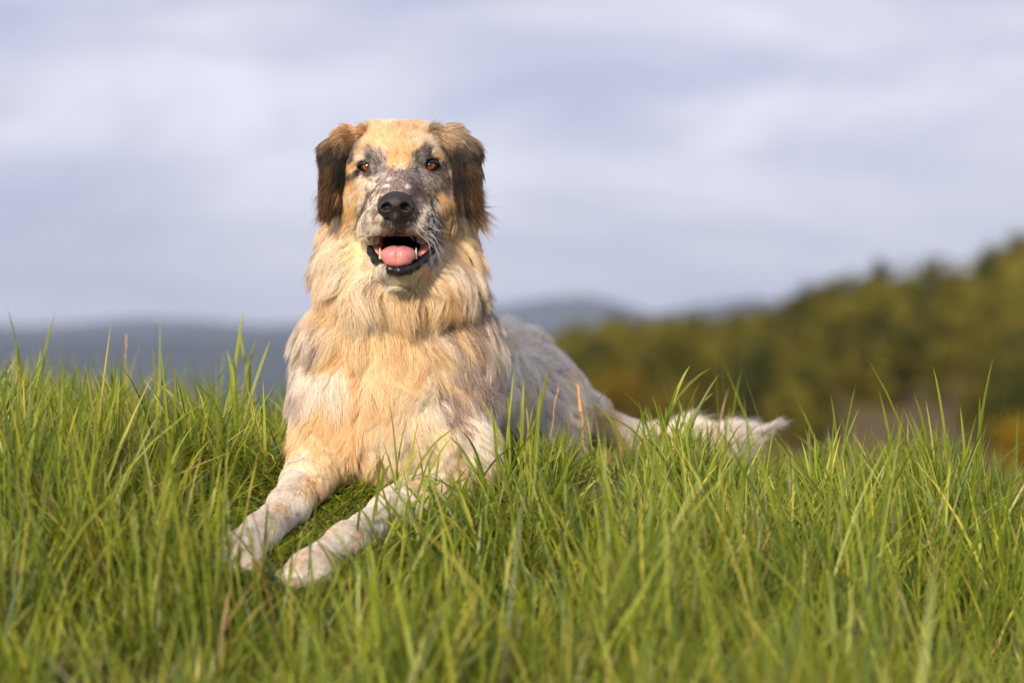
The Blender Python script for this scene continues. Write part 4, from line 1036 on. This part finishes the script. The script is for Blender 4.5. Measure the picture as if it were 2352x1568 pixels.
# ------------------------------------------------------------------ single tufts, stalks and broad leaves
def ribbon(name, parent, base, tip, w, col, sag=0.25, fold=0.25, K=9, side=None):
    base = np.array(base, float); tip = np.array(tip, float); up = np.array([0, 0, 1.0])
    L = np.linalg.norm(tip - base)
    mid = base + up * L * (0.5 + sag * 0.6) + (tip - base) * np.array([1, 1, 0]) * (0.5 - sag)
    t = np.linspace(0, 1, K)[:, None]
    c = base * (1 - t) ** 2 + 2 * mid * t * (1 - t) + tip * t ** 2
    d = np.gradient(c, axis=0); d /= np.linalg.norm(d, axis=1)[:, None]
    a = rng.uniform(-0.7, 0.7) if side is None else side
    s0 = np.array([math.cos(a), math.sin(a), 0]); sv = s0 - (d @ s0)[:, None] * d; sv /= np.linalg.norm(sv, axis=1)[:, None]
    nn = np.cross(sv, d)
    ww = w * np.clip((0.55 + 1.2 * t) * (1 - t) ** 0.7, 0.0, 1)
    V = np.concatenate([c - sv * ww * 0.5, c + nn * ww * fold, c + sv * ww * 0.5])
    q = [[r_ * K + i, (r_ + 1) * K + i, (r_ + 1) * K + i + 1, r_ * K + i + 1] for r_ in (0, 1) for i in range(K - 1)]
    o = quads(name, V - np.array(parent.location), q, GM, parent)
    tl = np.concatenate([t, t, t])
    add_color(o, 'tint', np.array(col)[None] * (1 - 0.2 * (1 - tl)) + np.array([0.05, 0.03, 0.0]) * sm(0.85, 1.0, tl))
    return o
def tuft_thing(label, bpx, depth, tips, extra=5, w=0.0062, spread=0.02):
    f = (depth + CAM_D) / CAM_D * S
    bx = (bpx - 1176) * f; root = np.array([bx, depth, float(knoll([bx], [depth])[0]) - 0.005])
    e = bpy.data.objects.new('grass_tuft', None); C.objects.link(e); e.location = root
    tag(e, label, 'grass tuft', 'tall tufts standing out of the meadow')
    for tx, ty in tips:
        base = root + np.array([rng.normal(0, spread), rng.normal(0, spread), 0])
        ribbon('blade', e, base, P(tx, ty, depth + rng.normal(0, 0.02)), w * rng.uniform(0.8, 1.3), G1 + (G2 - G1) * rng.random(), sag=rng.uniform(0.05, 0.3))
    for k in range(extra):
        base = root + np.array([rng.normal(0, spread * 1.5), rng.normal(0, spread), 0])
        tp = base + np.array([rng.normal(0, 0.05), rng.normal(0, 0.04), rng.uniform(0.08, 0.13)])
        ribbon('blade', e, base, tp, w * rng.uniform(0.7, 1.1), G1 * rng.uniform(0.8, 1.5), sag=0.2)
tuft_thing('tall grass tuft growing against the dog\'s flank, right of its chest', 1165, -0.06, [(1182, 840), (1203, 872), (1268, 822), (1243, 885), (1166, 905), (1098, 905), (1225, 930), (1130, 950), (1200, 925)], 10)
tuft_thing('dense tall tuft in front of the dog\'s tail', 1535, 0.22, [(1585, 838), (1637, 842), (1652, 858), (1560, 882), (1498, 908), (1610, 872), (1478, 950), (1640, 900), (1530, 930), (1575, 905)], 8, 0.0075)
tuft_thing('short upright tuft left of the two tallest blades at right', 2110, 0.15, [(2098, 902), (2126, 918), (2072, 935), (2150, 962), (2085, 960)], 5)
tuft_thing('far right tuft with the two tallest spreading blades', 2225, 0.08, [(2282, 818), (2143, 840), (2250, 905), (2205, 930), (2262, 940)], 5, 0.0078)
tuft_thing('thin pair of long blades before the brown earth patch', 1935, 0.15, [(1966, 880), (1908, 905), (1975, 935)], 4)
tuft_thing('grass tuft reaching above the blue hills at the left edge', 60, 0.45, [(16, 705), (128, 712), (36, 775), (95, 800), (60, 820)], 5, 0.0075)
tuft_thing('out of focus tall tuft beside the dog\'s left shoulder as seen', 570, 0.50, [(562, 708), (545, 742), (592, 770), (520, 800), (622, 778), (575, 790)], 6, 0.0075)
tuft_thing('single slim tuft midway between left edge and dog', 365, 0.50, [(368, 732), (350, 792), (392, 800)], 4)
tuft_thing('sparse blades rising in front of the dog\'s chest', 925, -0.13, [(893, 915), (938, 955), (962, 962), (1003, 1005), (878, 1010), (1040, 1000), (1060, 975)], 5, 0.0050)
tuft_thing('blades crossing the dog\'s nearer foreleg', 905, -0.30, [(880, 1100), (930, 1085), (965, 1110), (990, 1080), (850, 1130), (1010, 1100), (900, 1060)], 12, 0.0062, 0.03)

stalk_mat = principled('dry_stalk', (0.62, 0.34, 0.15), 0.7, 0.3, noise_col=((0.50, 0.30, 0.16), 120))
def stalk(label, bpx, depth, tpx, tpy, r_, heads):
    f = (depth + CAM_D) / CAM_D * S
    bx = (bpx - 1176) * f; root = np.array([bx, depth, float(knoll([bx], [depth])[0]) - 0.005]); tip = P(tpx, tpy, depth)
    e = bpy.data.objects.new('dry_stalk', None); C.objects.link(e); e.location = root
    tag(e, label, 'dry stalk', 'dry stalks left in the meadow')
    def tube(name, pts, rad, rad2):
        pts = np.array(pts); K = len(pts); V = []; m = 6
        for k in range(K):
            rr = rad + (rad2 - rad) * k / (K - 1)
            for i in range(m): V.append(pts[k] + np.array([math.cos(i * 6.283 / m), math.sin(i * 6.283 / m), 0]) * rr)
        q = [[k * m + i, k * m + (i + 1) % m, (k + 1) * m + (i + 1) % m, (k + 1) * m + i] for k in range(K - 1) for i in range(m)]
        return quads(name, np.array(V) - root, q, stalk_mat, e)
    n_ = 8
    tube('stem', [root + (tip - root) * k / n_ + np.array([math.sin(k * 1.7) * 0.0015, 0, 0]) for k in range(n_ + 1)], r_, r_ * 0.6)
    for (ax, ay, bx_, by_, rr) in heads:
        a = P(ax, ay, depth); b = P(bx_, by_, depth)
        tube('seed_head', [a + (b - a) * k / 5 for k in range(6)], rr, rr * 0.35)
stalk('orange dry stalk with a thick broken head against the dog\'s rump', 1345, 0.30, 1330, 885, 0.0016, [(1334, 945, 1327, 880, 0.0042), (1327, 890, 1316, 878, 0.0012), (1338, 925, 1362, 940, 0.0008)])
stalk('thin brown dry stem left of the orange stalk', 1250, 0.25, 1281, 895, 0.0011, [(1279, 905, 1270, 930, 0.0008), (1280, 900, 1284, 885, 0.0010)])
stalk('thin pale dry stem rising alone among the grass at left', 75, 0.10, 80, 930, 0.0012, [(78, 960, 82, 925, 0.0020)])
stalk('blurred pinkish dry stalk on the left skyline', 290, 0.60, 290, 770, 0.0010, [(290, 800, 290, 765, 0.0016), (290, 812, 284, 820, 0.0012)])

def leafy(label, bpx, depth, leaves, col):
    f = (depth + CAM_D) / CAM_D * S
    bx = (bpx - 1176) * f; root = np.array([bx, depth, float(knoll([bx], [depth])[0]) - 0.003])
    e = bpy.data.objects.new('broadleaf_plant', None); C.objects.link(e); e.location = root
    tag(e, label, 'weed', 'broad leaved weeds in the grass')
    for (az, L, w, rise) in leaves:
        K = 13; V = []; d = np.array([math.cos(az), math.sin(az), 0]); sd2 = np.array([-math.sin(az), math.cos(az), 0])
        for k in range(K):
            t = k / (K - 1)
            c = d * L * math.cos(rise) * t + np.array([0, 0, L * (math.sin(rise) * t - 0.35 * t * t * math.cos(rise))])
            lob = w * (math.sin(math.pi * min(1, t * 0.92 + 0.06)) ** 0.7) * (1.0 if k % 2 else 0.55)
            V += [c - sd2 * lob + np.array([0, 0, lob * 0.35]), c, c + sd2 * lob + np.array([0, 0, lob * 0.35])]
        q = [[3 * k + j, 3 * k + j + 1, 3 * k + j + 4, 3 * k + j + 3] for k in range(K - 1) for j in (0, 1)]
        o = quads('leaf', np.array(V), q, GM, e)
        add_color(o, 'tint', np.tile(np.array(col) * rng.uniform(0.85, 1.15), (len(V), 1)))
LV = lambda n, L, w, rs: [(2 * math.pi * k / n + rng.normal(0, 0.25), L * rng.uniform(0.8, 1.2), w * rng.uniform(0.8, 1.2), rs * rng.uniform(0.7, 1.3)) for k in range(n)]
tuft_thing('thick low tuft covering the dog\'s elbow at right of the chest', 1030, -0.20, [(985, 1050), (1010, 1040), (1050, 1020), (1085, 1035), (960, 1075), (1110, 1060), (1030, 1075), (1000, 1090), (940, 1110)], 22, 0.0062, 0.04)
leafy('pale thistle like weed beside the dog\'s left-hand elbow', 628, -0.02, LV(9, 0.055, 0.012, 0.6), (0.20, 0.27, 0.07))
leafy('bluish broad leaved weed standing right of the dog\'s forelegs', 1300, -0.18, LV(6, 0.060, 0.012, 1.1), (0.15, 0.24, 0.09))
leafy('dark green round leaved weed below the dog\'s chest at right', 985, -0.18, LV(5, 0.045, 0.013, 1.0), (0.13, 0.25, 0.03))
leafy('small bright weed between the forelegs', 770, -0.22, LV(7, 0.035, 0.009, 0.5), (0.17, 0.28, 0.03))
leafy('flat grey green weed in the trodden grass left of the dog', 500, -0.10, LV(8, 0.055, 0.011, 0.45), (0.14, 0.22, 0.07))

# ------------------------------------------------------------------ air
hz = bpy.data.materials.new('haze_air'); hz.use_nodes = True
hn = hz.node_tree; hn.nodes.clear()
ho = N(hn, 'ShaderNodeOutputMaterial'); pv = N(hn, 'ShaderNodeVolumePrincipled')
pv.inputs['Color'].default_value = (0.66, 0.80, 1.0, 1); pv.inputs['Density'].default_value = 0.00014; pv.inputs['Anisotropy'].default_value = 0.2
hn.links.new(pv.outputs[0], ho.inputs['Volume'])
hb = [(x, y, z) for x in (-14500, 14500) for y in (-2600, 9500) for z in (-44, 420)]
haze = quads('haze', hb, [[0, 1, 3, 2], [4, 6, 7, 5], [0, 4, 5, 1], [2, 3, 7, 6], [0, 2, 6, 4], [1, 5, 7, 3]], hz, smooth=False)
tag(haze, kind='stuff')
